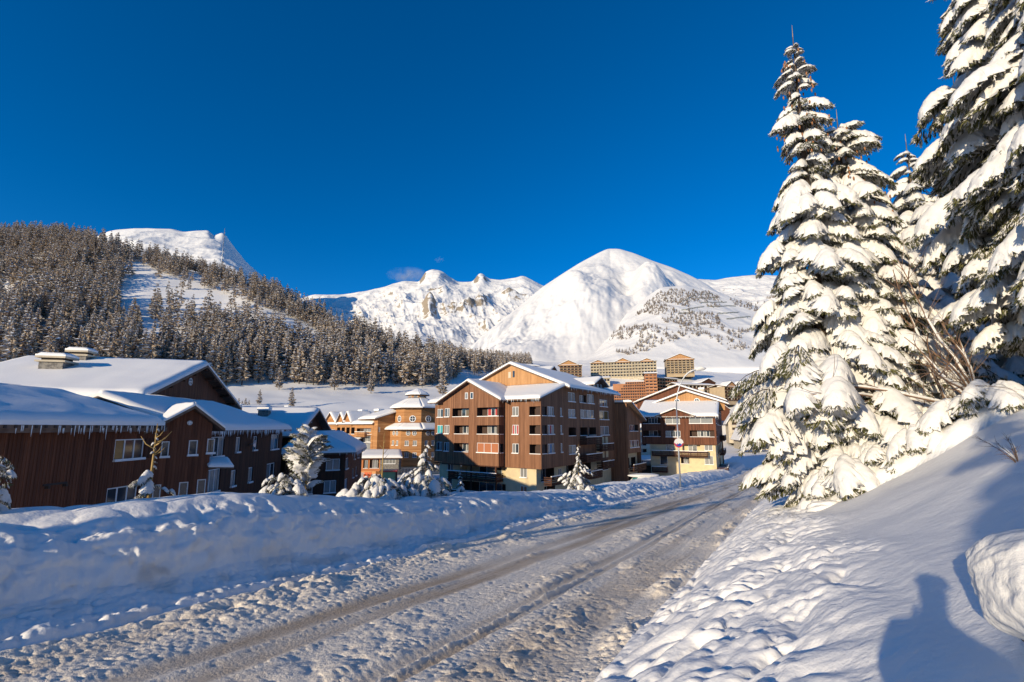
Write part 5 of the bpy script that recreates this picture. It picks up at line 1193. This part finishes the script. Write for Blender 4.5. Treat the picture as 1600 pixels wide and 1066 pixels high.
def spruce(x, y, H, R, label, seed, zb=None, z0=.05, nmax=210, spire=.0, cones=False, prof=None, group=None, lean=0, wid=1.0):
    r = random.Random(seed); zb = rz(x, y) - .3 if zb is None else zb
    t = empty('spruce_tree', (x, y, zb), 0, label, 'tree', group)
    t.rotation_euler = (0, lean, 0)
    mb = MB(); mb.tube([(0, 0, -.5), (0, 0, H * .3), (0, 0, H * .7), (0, 0, H * 1.0)], [H * .014, H * .011, H * .005, .012], 9); mb.obj('trunk', BARK, t)
    prof = prof or [(0, .85), (.1, 1.0), (.3, .92), (.6, .62), (.75, .42), (.82, .26), (.93, .12), (1, .04)]
    px = [p[0] for p in prof]; pr = [p[1] for p in prof]
    n = 0; z = H * z0; phi = r.random() * 6
    dzs = H * (1 - z0) / (nmax / (5.2 if R < 2.0 else 9.5))
    while n < nmax and z < H * .985:
        f = z / H; Rr = R * float(np.interp(f, px, pr))
        k = 5 if f < .85 else 4
        for j in range(k):
            a = phi + 2 * PI * j / k + r.uniform(-.35, .35); L = max(.28, Rr * r.uniform(.6, 1.26)); n += 1
            pair = (BIG if L > 1.15 else SML)[r.randrange(4 if L > 1.15 else 3)]
            zz_b = z + r.uniform(-.4, .4) * dzs; pit = float(np.interp(f, [0, .3, .8, 1], [-.10, -.12, .0, -.35])) + r.uniform(-.12, .12)
            if L > 1.9 and n < nmax - 2:
                # a long limb: an inner bough and two fanned outer boughs
                add_bough(t, zz_b, a, L * .72, pit, pair, r.uniform(-.2, .2))
                for sg in (-1, 1):
                    aa = a + sg * r.uniform(.10, .24); o_ = L * r.uniform(.34, .46); bb = add_bough(t, zz_b - o_ * .12, a + sg * r.uniform(.2, .5), L * r.uniform(.44, .58), pit + .12, BIG[r.randrange(4)], r.uniform(-.3, .3)); bb.location = (math.cos(aa) * o_, math.sin(aa) * o_, zz_b + o_ * .02)
                n += 2
            else: add_bough(t, zz_b, a, L, pit, pair, r.uniform(-.2, .2))
        phi += 2.4; z += dzs * float(np.interp(f, [0, .6, 1], [1.25, 1.0, .62]))
    mb = MB(); mb.tube([(0, 0, H * .97), (.02, 0, H * 1.03)], [.02, .006], 5); mb.obj('leader', GOLD, t)
    if cones:
        mb = MB()
        for k in range(110):
            f = r.uniform(.70, .975); Rr = R * float(np.interp(f, px, pr)) * r.uniform(.45, .95); a = r.random() * 6.28; zc = H * f - Rr * .35
            p = Vector((math.cos(a) * Rr, math.sin(a) * Rr, zc)); mb.tube([p, p + Vector((0, 0, -.06)), p + Vector((.01, 0, -.15))], [.018, .034, .012], 6)
        tagk(mb.obj('cones', CONE, t), 'stuff')
    return t
def topz(px, py, D, x=None): return P(px, py, D).z
# the great spruce by the road
def place_spruce(pxb, D, pyt, R, label, seed, **k):
    x = P(pxb, 780, D).x; zb = rz(x, D) - .3; zt = zat(pyt, D); return spruce(x, D, zt - zb, R, label, seed, zb=zb, **k)
place_spruce(1308, 17.0, 58, 3.1, 'tall heavily snow-laden spruce with orange cones near its tip beside the road', 1, nmax=298, cones=True,
             prof=[(0, .7), (.06, 1.0), (.15, 1.08), (.27, .98), (.36, .80), (.48, .66), (.62, .52), (.68, .42), (.71, .30), (.76, .36), (.82, .31), (.88, .23), (.94, .17), (1, .06)], z0=.02)
place_spruce(1372, 17.6, 186, 2.6, 'second snow-laden spruce crowding the right side of the tallest roadside spruce', 2, nmax=280, cones=True,
             prof=[(0, .9), (.15, 1.0), (.5, .80), (.75, .60), (.9, .48), (.97, .34), (1, .12)])
place_spruce(1488, 20.5, 222, 3.0, 'slim snowy spruce with a pointed tip in the gap left of the great right-hand spruce', 3, nmax=240, prof=[(0, .85), (.15, 1), (.6, .7), (.8, .42), (.93, .2), (1, .08)])
place_spruce(1440, 18.5, 360, 2.5, 'short dense snow-laden spruce low between the roadside spruces', 7, nmax=220)
# two giants at the right edge, tops out of frame
spruce(P(1668, 640, 13.2).x, 13.2, 19.5, 2.9, 'huge snow-laden spruce at the right edge with a bare lower trunk', 4, z0=.12, nmax=290, prof=[(0, .8), (.12, .9), (.3, .98), (.5, .86), (.75, .5), (1, .05)])
spruce(P(1840, 640, 10.2).x, 10.2, 17.0, 3.1, 'nearest giant spruce whose thick snowy boughs hang in from the right edge', 5, z0=.16, nmax=290, prof=[(0, .8), (.16, .9), (.4, 1.0), (.6, .8), (1, .05)])
spruce(P(1690, 600, 19).x, 19.0, 21.0, 3.4, 'snowy spruce in the dark thicket behind the right-edge giants', 6, z0=.06, nmax=220)
spruce(P(1560, 600, 25).x, 25.0, 20.0, 3.4, 'snowy spruce deep behind the bare-branched shrub', 8, z0=.04, nmax=220)
# trees behind the camera, which throw the dappled shade
spruce(-8.1, -11.6, 12.5, 1.7, 'snowy spruce behind the photographer on the road verge', 12, z0=.5, nmax=56, zb=-2.4)
for i, (x, y) in enumerate(((-40, 6), (-46, -2), (-36, 0), (-52, 8), (-44, 10))):
    spruce(x, y, 19 + i % 3, 4.0, ['tall snowy spruce beyond the left edge nearest the boarded house', 'tall snowy spruce beyond the left edge set furthest back', 'tall snowy spruce beyond the left edge closest to the road', 'tall snowy spruce beyond the left edge furthest out', 'tall snowy spruce beyond the left edge nearest the upper roof'][i], 20 + i, zb=-9, nmax=100, group='spruces beyond the left edge')
xs_, ys_ = xy(-8.0, -13.7)
spruce(xs_, ys_, 17.0, .62, 'slender snowy spruce on the far verge behind the camera whose long shadow crosses the road', 15, z0=.35, nmax=80, zb=-2.0)
# ---- low snow-loaded boughs lying on the slope
def snow_bush(px, py, D, R, label, seed, n=9, H=None, spread=PI * 2, flat=1.0):
    g = P(px, py, D); z = rz(g.x, g.y); r = random.Random(seed); t = empty('snowy_bush', (g.x, g.y, z - .1), 0, label, 'bush')
    for k in range(n):
        a = spread * k / n + r.uniform(-.3, .3); add_bough(t, (H or R * .55) * r.uniform(.45, 1.0), a, R * r.uniform(.7, 1.1), r.uniform(-.1, .35), BIG[r.randrange(4)], r.uniform(-.3, .3), flat=flat)
    return t
for k, (px, py, D, R, lb) in enumerate(((1335, 770, 15.6, 1.5, 'thick snow-draped young boughs at the foot of the roadside spruce'), (1390, 745, 15.0, 1.25, 'rounded snow-buried bush left of the long snow mound'), (1300, 790, 16.2, 1.2, 'snow-draped bush touching the road bank under the tallest spruce'),
                                       (1440, 715, 14.2, 1.3, 'snow-covered bush with brown twigs midway up the slope crest'), (1500, 690, 13.6, 1.4, 'elongated snowy bough mound below the bare branches'), (1555, 668, 12.8, 1.2, 'snow-covered bush at the foot of the bare trunk'), (1420, 690, 17, 1.6, 'snowy bush in the thicket below the slim spruce'), (1350, 730, 17.5, 1.7, 'snow-heaped bush between the two roadside spruces'))):
    snow_bush(px, py, D, R, lb, 300 + k)
def lump(name, c, rad, seed, amp=.18, sc=1.6, m=SNOWB, sub=5, label=None, cat=None, group=None, rip=0):
    bm = bmesh.new(); bmesh.ops.create_icosphere(bm, subdivisions=sub, radius=1.0)
    co = np.array([v.co[:] for v in bm.verts]); d = fbm(co[:, 0] * sc + seed, co[:, 1] * sc + co[:, 2] * 1.3, 4, seed) * amp + .07 * billow(co[:, 0] * 3 + seed, co[:, 1] * 3 + co[:, 2] * 2, seed + 4)
    if rip: d = d + rip * vn(np.arctan2(co[:, 1], co[:, 0]) * 9 + co[:, 2] * 2, co[:, 2] * 3, seed)
    co = co * (1 + d[:, None]) * np.array(rad)
    for v, p in zip(bm.verts, co): v.co = p
    me = bpy.data.meshes.new(name); bm.to_mesh(me); bm.free(); me.materials.append(m); me.polygons.foreach_set('use_smooth', [True] * len(me.polygons))
    o = link(name, me, None, c)
    if label: tag(o, label, cat, group)
    return o
for k, (px, py, D, rad, lb) in enumerate(((1292, 800, 15.8, (.7, .5, .34), 'small rounded snow mound beside the road under the spruce'), (1445, 705, 14.6, (.8, .6, .5), 'round snow pillow on the crest below the bare branches'))):
    g = P(px, py, D); lump('snow_mound', (g.x, g.y, rz(g.x, g.y) - .06), rad, 400 + k, amp=.5, sc=1.1, label=lb, cat='snow mound')
# bare deciduous shrub between the spruces
def bare_shrub(px, py, D, H, n, label, seed, left=True):
    g = P(px, py, D); r = random.Random(seed); t = empty('bare_shrub', (g.x, g.y, rz(g.x, g.y) - .2), 0, label, 'shrub')
    for k in range(n):
        a = r.uniform(PI * .6, PI * 1.25) if left else r.uniform(0, 2 * PI); el = r.uniform(.2, 1.25); L = H * r.uniform(.6, 1.1); pts = []; p = Vector((0, 0, r.uniform(0, .3)))
        d = Vector((math.cos(a) * math.cos(el), math.sin(a) * math.cos(el), math.sin(el))); mb = MB()
        for i in range(9): pts.append(p.copy()); p = p + d * L / 9; d = (d + Vector((r.uniform(-.12, .12), r.uniform(-.12, .12), r.uniform(-.14, .06)))).normalized()
        mb.tube(pts, [min(1, H / 4) * (.045 * (1 - i / 9.5) + .004) for i in range(9)], 6)
        for q in range(16):
            i = r.randrange(2, 8); s = pts[i]; dd = (d + Vector((r.uniform(-1, 1), r.uniform(-1, 1), r.uniform(-.5, .8)))).normalized(); l2 = L * r.uniform(.10, .3); pp = [s]
            for j in range(4): s = s + dd * l2 / 4; dd = (dd + Vector((r.uniform(-.3, .3), r.uniform(-.3, .3), r.uniform(-.25, .25)))).normalized(); pp.append(s)
            mb.tube(pp, [w_ * min(1, H / 3) for w_ in (.012, .010, .008, .006, .003)], 4)
        b = mb.obj('branch', TWIG, t)
        sb = MB(); sb.tube([q_ + Vector((0, 0, .05)) for q_ in pts[1:7]], [w_ * min(1, H / 5) for w_ in (.01, .05, .055, .05, .04, .01)], 6); sb.obj('snow_load', SNOWB, b)
    return t
bare_shrub(1545, 650, 14.5, 6.0, 12, 'bare brown shrub arching leftwards out of the dark gap between the spruces', 31)
bare_shrub(1500, 690, 16.0, 6.5, 10, 'tangled leafless shrub with snow-lined branches behind the slope crest', 32)
bare_shrub(1590, 700, 7.6, .8, 4, 'thin leafless twigs poking from the slope at the right edge', 33)
# ---- saplings and little trees along the left bank
def little(px, pyb, pyt, t, label, seed, R=.35, n=22, stem=GOLD, kind='spruce', heavy=True, prof=None):
    # find the point of the bank strip t that this bearing meets
    kx = (px - 800) / F; s = t * (kx * SR + CR) / (kx * CR - SR) if abs(kx * CR - SR) > 1e-6 else 20
    x, y = xy(s, t); zb = lz_(s, t) - .08; H = max(.8, zat(pyt, y) - zb); r = random.Random(seed)
    T = empty('young_tree', (x, y, zb), r.random() * 6, label, 'sapling'); mb = MB(); mb.tube([(0, 0, -.1), (0, 0, H * .5), (.03, 0, H)], [.035 + H * .006, .025, .007], 7); mb.obj('trunk', stem, T)
    pr = prof or [(0, 1), (.5, .6), (1, .15)]
    for k in range(n):
        f = (k + .5) / n; zz_ = H * (.12 + .85 * f); L = R * float(np.interp(f, [a for a, _ in pr], [b for _, b in pr])) * r.uniform(.75, 1.2)
        if L < .03: continue
        if kind == 'bare':
            mb = MB(); a = r.random() * 6.28; e = .9; p = Vector((0, 0, zz_)); q = p + Vector((math.cos(a) * L, math.sin(a) * L, L * e)); mb.tube([p, (p + q) / 2 + Vector((0, 0, -.02)), q], [.012, .01, .004], 5); mb.obj('branch', stem, T)
        elif kind == 'pine':
            add_bough(T, zz_, r.random() * 6.28, max(L, .1), -1.15 + r.uniform(-.25, .25), SML[r.randrange(3)], 0, True, 1.0)
        elif L > .5:
            a = r.random() * 6.28
            for q in range(4):
                aa = a + r.uniform(-.45, .45); o_ = L * (.12, .5, .5, .75)[q]; bb = add_bough(T, zz_, aa, L * r.uniform(.34, .5), r.uniform(.1, .6), SML[r.randrange(3)], r.uniform(-.4, .4), q != 2, .8); bb.location = (math.cos(aa) * o_, math.sin(aa) * o_, zz_ - o_ * o_ / max(L, .1) * .45)
        else:
            add_bough(T, zz_, r.random() * 6.28, max(L, .1), r.uniform(.0, .5), SML[r.randrange(3)], r.uniform(-.4, .4), k % 3 != 0, .9)
    return T, H, (x, y)
TP = -12.9
little(8, 795, 705, -13.3, 'squat snow-capped young conifer at the far left of the bank', 51, R=.5, n=22, stem=BARK, prof=[(0, 1), (.8, .9), (1, .8)])
T_, H_, _ = little(250, 785, 662, -13.2, 'golden-stemmed sapling with bare upturned tip twigs on the bank', 52, R=.42, n=14, prof=[(0, 1.1), (.35, .9), (.4, .25), (1, .2)])
rr_ = random.Random(7)
for k in range(9):
    mb = MB(); a = rr_.random() * 6.28; z0_ = H_ * rr_.uniform(.55, .85); L = rr_.uniform(.15, .34); mb.tube([(0, 0, z0_), (math.cos(a) * L * .6, math.sin(a) * L * .6, z0_ + L * .35), (math.cos(a) * L, math.sin(a) * L, z0_ + L * .9)], [.013, .011, .005], 5); mb.obj('branch', GOLD, T_)
little(487, 790, 668, -13.2, 'young green pine with upright snow-tipped shoots before the corner house', 53, R=.75, n=44, stem=GOLD, kind='pine', prof=[(0, .5), (.25, 1), (.6, .8), (1, .35)])
little(455, 792, 740, -13.0, 'low snow-buried bush at the foot of the young pine', 54, R=.8, n=20, stem=BARK, prof=[(0, 1), (1, .8)])
little(598, 790, 738, -14.0, 'wide drooping frosted bush on the bank in front of the shop pavilion', 55, R=1.5, n=46, stem=BARK, prof=[(0, .9), (.7, 1), (1, .6)])
little(602, 790, 676, -14.4, 'thin bare sapling stem with a few snow tufts rising from the frosted bush', 56, R=.4, n=10, kind='bare')
little(668, 792, 692, -13.6, 'bent snow-smothered young spruce left of the central block', 57, R=1.15, n=36, stem=BARK, prof=[(0, 1.2), (.5, .95), (.7, .35), (1, .15)])
little(722, 790, 765, -13.4, 'small snow-covered shrub tip on the bank under the central block balconies', 58, R=.5, n=14, stem=BARK)
little(902, 770, 694, -13.6, 'small spruce with spreading snowy branches before the central block right side', 59, R=1.3, n=40, stem=GOLD, prof=[(0, .9), (.35, 1), (.6, .3), (1, .12)])
little(722, 738, 722, -30, 'tiny snow-covered spruce by the octagonal tower', 60, R=1.0, n=14, stem=BARK)
# ================================================================ STREET FURNITURE, VEHICLES, PHOTOGRAPHER
def lamp(s, t, label, H=9.6):
    x, y = xy(s, t); zb = lz_(s, t) - .6; g = Vector((x, y, zb))
    T = empty('street_lamp', g, 0, label, 'street lamp', None)
    mb = MB(); mb.tube([(0, 0, 0), (0, 0, H * .35), (0, 0, H * .68)], [.10, .085, .065], 12); mb.obj('pole', METAL, T)
    # arm curves over the road
    ax, ay = CR * .75 + .25, -SR * .3; L = math.hypot(ax, ay); ax /= L; ay /= L
    pts = [(0, 0, H * .68)]; 
    for k in range(1, 9): a = k / 8; pts.append((ax * 2.3 * a ** 1.7, ay * 2.3 * a ** 1.7, H * .68 + H * .30 * (1 - (1 - a) ** 1.8)))
    mb = MB(); mb.tube(pts, [.06] * 9, 8); arm = mb.obj('arm', METAL, T)
    e = Vector(pts[-1]); d = Vector((ax, ay, .12)).normalized(); mb = MB(); mb.tube([e - d * .1, e + d * .25, e + d * .8, e + d * .95], [.07, .13, .13, .04], 10); mb.obj('lamp_head', mat('lamp_grey', (.5, .5, .5), .5), arm)
    mb = MB(); up = Vector((0, 0, .16)); mb.tube([e - d * .15 + up * .4, e + d * .2 + up, e + d * .6 + up, e + d * 1.02 + up * .4], [.03, .15, .17, .04], 10); mb.obj('snow_load', SNOWB, arm)
    mb = MB(); mb.tube([Vector(p) + Vector((0, 0, .07)) for p in pts[4:]], [.02, .05, .07, .08, .06], 8); mb.obj('snow_load', SNOWB, arm)
    return T, g
# the lamp bearing: column 1056 of the photograph, on the outer edge of the bank
kx = (1056 - 800) / F; tl = -13.0; sl = tl * (kx * SR + CR) / (kx * CR - SR); sl = 52.0; tl = sl * (kx * CR - SR) / (kx * SR + CR)
LT_, LG = lamp(sl, tl, 'tall street lamp with snow-capped curved arm beside the road', 13.4); lamp(-3.0, -12.3, 'street lamp behind the camera whose shadow crosses the road')
# round no-stopping sign fixed on the lamp pole, half plastered with snow
sz = zat(692, LG.y) - LG.z; SRd = 7.2 / F * LG.y
T = empty('road_sign', (LG.x, LG.y - .16, LG.z + sz), 0, 'round red-ringed blue road sign half covered in snow on the lamp pole', 'road sign')
def disc(name, r, y0, y1, m, parent, N=28, inner=0, a0=0, a1=2 * PI):
    mb = MB()
    for k in range(N):
        a = a0 + (a1 - a0) * k / N; b = a0 + (a1 - a0) * (k + 1) / N
        pa = [(inner * math.cos(a), y0, inner * math.sin(a)), (inner * math.cos(b), y0, inner * math.sin(b)), (r * math.cos(b), y0, r * math.sin(b)), (r * math.cos(a), y0, r * math.sin(a))]
        mb.hexa(pa + [(x, y1, z) for x, _, z in pa])
    return mb.obj(name, m, parent)
disc('back_plate', SRd, 0, .03, METAL, T); disc('red_ring', SRd * .98, -.008, -.002, mat('sign_red', (.55, .02, .03), .4), T, inner=SRd * .76)
disc('blue_field', SRd * .76, -.007, -.002, mat('sign_blue', (.02, .07, .36), .4), T)
mb = MB(); mb.hexa([(-SRd * .55, -.014, -SRd * .45), (-SRd * .45, -.014, -SRd * .55), (SRd * .55, -.014, SRd * .45), (SRd * .45, -.014, SRd * .55), (-SRd * .55, -.009, -SRd * .45), (-SRd * .45, -.009, -SRd * .55), (SRd * .55, -.009, SRd * .45), (SRd * .45, -.009, SRd * .55)]); mb.obj('red_bar', MATS['sign_red'], T)
mb = MB(); N = 18; rs2 = random.Random(8)
top = [(SRd * .97 * math.cos(PI * k / N), SRd * .97 * math.sin(PI * k / N)) for k in range(N + 1)]
bot = [(-SRd * .97 + 2 * SRd * .97 * k / 9, -SRd * (.05 + .3 * rs2.random())) for k in range(1, 9)]
ol = top + bot; mb.poly([(a, -.045, c) for a, c in ol[::-1]]); n = len(ol)
for k in range(n): a, c = ol[k], ol[(k + 1) % n]; mb.poly([(a[0], -.045, a[1]), (c[0], -.045, c[1]), (c[0], -.015, c[1]), (a[0], -.015, a[1])])
mb.obj('snow_cover', SNOWB, T)
# snow-buried van beside the road
def van(px, py, D, label, col, rz_, L=4.6):
    g = P(px, py, D); T = empty('parked_van', (g.x, g.y, g.z - .75), rz_, label, 'van'); W = 1.8
    def prof(pts, w, name, m, inset=0):
        mb = MB(); n = len(pts)
        for sgn in (-1, 1): q = [(x, sgn * w / 2, z) for x, z in pts]; mb.poly(q if sgn < 0 else q[::-1])
        for k in range(n): a, c = pts[k], pts[(k + 1) % n]; mb.poly([(a[0], -w / 2, a[1]), (a[0], w / 2, a[1]), (c[0], w / 2, c[1]), (c[0], -w / 2, c[1])])
        return mb.obj(name, m, T)
    prof([(-L / 2, .3), (L / 2, .3), (L / 2, .85), (L / 2 - .5, 1.0), (L / 2 - 1.3, 1.75), (-L / 2 + .15, 1.8), (-L / 2, 1.1)], W, 'body', mat(label[:12], col, .35))
    prof([(-L / 2 + .3, 1.15), (L / 2 - 1.0, 1.15), (L / 2 - 1.4, 1.62), (-L / 2 + .4, 1.62)], W + .02, 'side_window', GLASS)
    mb = MB(); mb.poly([(L / 2 - .58, -.75, 1.06), (L / 2 - .58, .75, 1.06), (L / 2 - 1.2, .7, 1.68), (L / 2 - 1.2, -.7, 1.68)][::-1]); mb.obj('windscreen', mat('teal_windscreen', (.05, .25, .26), .1), T)
    for sx in (-1, 1):
        for sy in (-1, 1):
            mb = MB(); mb.tube([(sx * L * .3, sy * (W / 2 - .2), .33), (sx * L * .3, sy * (W / 2 + .01), .33)], [.33, .33], 16); mb.obj('wheel', LOGG, T)
    o = lump('roof_snow', (0, 0, 1.9), (L * .46, W * .5, .28), 77, amp=.1, sub=4); o.parent = T
    return T
van(1006, 756, 66, 'white van half buried in snow past the bank with a teal windscreen', (.75, .76, .76), math.radians(185))
# little red tractor with green cab glass behind the frosted bush
def tractor(px, D):
    g0 = P(px, 765, D); T = empty('tractor', (g0.x, g0.y, g0.z - .9), math.radians(-80), 'small red tractor with green-tinted cab glass behind the frosted bush', 'tractor'); red = mat('tractor_red', (.30, .02, .025), .4)
    mb = MB(); mb.box((.1, -.45, .7), (1.7, .45, 1.25)); mb.box((-1.2, -.6, .6), (.1, .6, 1.1)); mb.obj('body', red, T)
    mb = MB()
    for x in (-1.1, .05):
        for y in (-.6, .6): mb.box((x - .04, y - .04, 1.1), (x + .04, y + .04, 2.3))
    mb.obj('cab_frame', LOGG, T); mb = MB(); mb.box((-1.2, -.7, 2.3), (.2, .7, 2.42)); r = mb.obj('cab_roof', red, T)
    mb = MB(); mb.box((-1.05, -.57, 1.12), (.0, .57, 2.28)); mb.obj('cab_glass', mat('green_glass', (.04, .25, .16), .1), T)
    for x, rr in ((1.2, .42), (-.7, .68)):
        for y in (-.75, .75): mb = MB(); mb.tube([(x, y - .15, rr), (x, y + .15, rr)], [rr, rr], 18); w = mb.obj('wheel', LOGG, T); mb = MB(); mb.tube([(x, y - .17, rr), (x, y + .17, rr)], [rr * .5, rr * .5], 12); mb.obj('rim', red, w)
    for y in (-.3, .3): mb = MB(); mb.tube([(1.69, y, 1.1), (1.74, y, 1.1)], [.08, .08], 10); mb.obj('headlight', WHITE, T)
tractor(606, 38)
for k, px in enumerate((572, 578)):
    g = P(px, 729, 94); mb = MB(); mb.box((-.35, -.3, 0), (.35, .3, .55)); mb.box((-.35, .2, .55), (.35, .3, 1.2)); mb.box((-.35, -.3, .55), (-.27, .2, .8)); mb.box((.27, -.3, .55), (.35, .2, .8)); o = mb.obj('orange_chair', mat('orange_plastic', (.6, .12, .03), .5), None, (g.x, g.y, float(ground(g.x, g.y)))); tag(o, ('left' if not k else 'right') + ' orange terrace chair on the snow before the shop pavilion', 'chair')
# the photographer, who throws the shadow on the slope
def skin_person(x, y, z, ang):
    J = {'pel': (0, 0, .95, .17, .13), 'ch': (0, 0, 1.25, .20, .14), 'nk0': (0, 0, 1.44, .13, .10), 'nk': (0, .0, 1.52, .065, .065), 'h0': (0, .0, 1.60, .09, .10), 'h1': (0, 0.0, 1.70, .115, .12), 'h2': (0, 0, 1.79, .07, .08)}
    verts = []; rad = []; edges = []; ix = {}
    def add(n, p, r, par=None):
        ix[n] = len(verts); verts.append(p); rad.append(r)
        if par: edges.append((ix[par], ix[n]))
    add('pel', (0, 0, .95), (.24, .20)); add('w', (0, 0, 1.12), (.22, .18), 'pel'); add('ch', (0, 0, 1.30), (.23, .16), 'w'); add('nk0', (0, 0, 1.45), (.17, .12), 'ch'); add('nk', (0, 0, 1.53), (.07, .07), 'nk0'); add('h0', (0, .01, 1.61), (.085, .10), 'nk'); add('h1', (0, .0, 1.71), (.11, .12), 'h0'); add('h2', (0, 0, 1.80), (.07, .08), 'h1')
    for s in (-1, 1):
        n = str(s); add('sh' + n, (s * .20, 0, 1.40), (.11, .11), 'nk0'); add('el' + n, (s * .23, .06, 1.18), (.11, .11), 'sh' + n); add('wr' + n, (s * .08, .26, 1.32), (.05, .05), 'el' + n); add('hd' + n, (s * .05, .34, 1.44), (.045, .045), 'wr' + n)
        add('hp' + n, (s * .11, 0, .86), (.12, .13), 'pel'); add('kn' + n, (s * .13, .03, .48), (.085, .09), 'hp' + n); add('an' + n, (s * .14, 0, .10), (.06, .07), 'kn' + n); add('ft' + n, (s * .15, .16, .05), (.05, .05), 'an' + n)
    me = bpy.data.meshes.new('body'); me.from_pydata(verts, edges, []); o = bpy.data.objects.new('body', me); COL.objects.link(o)
    m = o.modifiers.new('s', 'SKIN'); me.skin_vertices[0].data[0].use_root = True
    for i, r in enumerate(rad): me.skin_vertices[0].data[i].radius = r
    sb = o.modifiers.new('u', 'SUBSURF'); sb.levels = 2; sb.render_levels = 2
    me.materials.append(mat('dark_jacket', (.03, .035, .05), .8)); T = empty('person', (x, y, z), ang, 'person in a dark jacket and cap standing on the bank taking the photograph', 'person'); o.parent = T
    mb = MB(); mb.tube([(0, 0, 1.76), (0, 0, 1.83)], [.125, .09], 14); mb.obj('cap', mat('dark_cap', (.02, .02, .02), .9), T)
    for s in (-1, 1):
        for k in range(4): mb = MB(); bx = s * (.05 + .0); mb.tube([(bx + s * .02 * k * .2, .37, 1.485 - k * .022), (bx - s * .02, .415, 1.49 - k * .022), (bx - s * .045, .41, 1.488 - k * .022)], [.010, .009, .008], 6); mb.obj('finger', mat('glove', (.05, .04, .04), .8), T)
skin_person(-.41, -.46, -1.69, -math.radians(30))
# snow-capped boulder in the lower right corner
def ground_hit(px, py):
    for D in np.arange(1.2, 40, .03):
        g = P(px, py, D)
        if rz(g.x, g.y) >= g.z: return g
    return g
g = ground_hit(1800, 1035); pass
ROCKB = mat('brown_boulder', (.20, .13, .065), .95, bump=((9, .9, .05),), noise=(5, (.09, .065, .045), .4, .6))
bo = empty('boulder', (g.x, g.y, g.z), 0, 'brown boulder under a thick rippled cap of snow in the lower right corner', 'boulder')
o = lump('rock', (.0, .0, .0), (.30, .36, .30), 9, amp=.35, m=ROCKB); o.parent = bo
o = lump('snow_cap', (.02, .12, .20), (.36, .52, .30), 12, amp=.16, sub=6, rip=.08); o.parent = bo
# small cloud wisps behind the rocky ridge
def cloud(px, py, D, sx, sy, sz, dens, seed, label):
    g = P(px, py, D); me = lump('cloud', (g.x, g.y, g.z), (sx, sy, sz), seed, amp=.3, sub=4, label=label, cat='cloud'); m = bpy.data.materials.new('cloud_vapour'); m.use_nodes = True; nt = m.node_tree; nt.nodes.clear(); vo = nt.nodes.new('ShaderNodeVolumePrincipled'); out = nt.nodes.new('ShaderNodeOutputMaterial'); vo.inputs['Density'].default_value = dens; vo.inputs['Color'].default_value = (.95, .96, 1, 1); vo.inputs['Anisotropy'].default_value = 0; nt.links.new(vo.outputs[0], out.inputs[1])
    tc_ = nt.nodes.new('ShaderNodeTexCoord'); n = nt.nodes.new('ShaderNodeTexNoise'); n.inputs['Scale'].default_value = 1.6 / sx * 2; n.inputs['Detail'].default_value = 3; nt.links.new(tc_.outputs['Object'], n.inputs['Vector'])
    # density fades to nothing before the outer surface
    mp = nt.nodes.new('ShaderNodeVectorMath'); mp.operation = 'DIVIDE'; mp.inputs[1].default_value = (sx, sy, sz); nt.links.new(tc_.outputs['Object'], mp.inputs[0]); ln = nt.nodes.new('ShaderNodeVectorMath'); ln.operation = 'LENGTH'; nt.links.new(mp.outputs[0], ln.inputs[0])
    r1 = nt.nodes.new('ShaderNodeMapRange'); r1.inputs[1].default_value = .8; r1.inputs[2].default_value = .1; nt.links.new(ln.outputs['Value'], r1.inputs[0])
    r2 = nt.nodes.new('ShaderNodeMapRange'); r2.inputs[1].default_value = .42; r2.inputs[2].default_value = .7; nt.links.new(n.outputs[0], r2.inputs[0])
    mu = nt.nodes.new('ShaderNodeMath'); mu.operation = 'MULTIPLY'; nt.links.new(r1.outputs[0], mu.inputs[0]); nt.links.new(r2.outputs[0], mu.inputs[1]); m2_ = nt.nodes.new('ShaderNodeMath'); m2_.operation = 'MULTIPLY'; m2_.inputs[1].default_value = dens; nt.links.new(mu.outputs[0], m2_.inputs[0]); nt.links.new(m2_.outputs[0], vo.inputs['Density'])
    me.data.materials.clear(); me.data.materials.append(m)
cloud(638, 431, 3600, 230, 200, 75, .012, 5, 'small soft grey cloud hugging the rocky ridge left of its tallest crag')
cloud(686, 406, 3700, 60, 60, 28, .008, 6, 'tiny faint wisp of cloud in the blue above the crag')
SC.cycles.volume_step_rate = 2.0
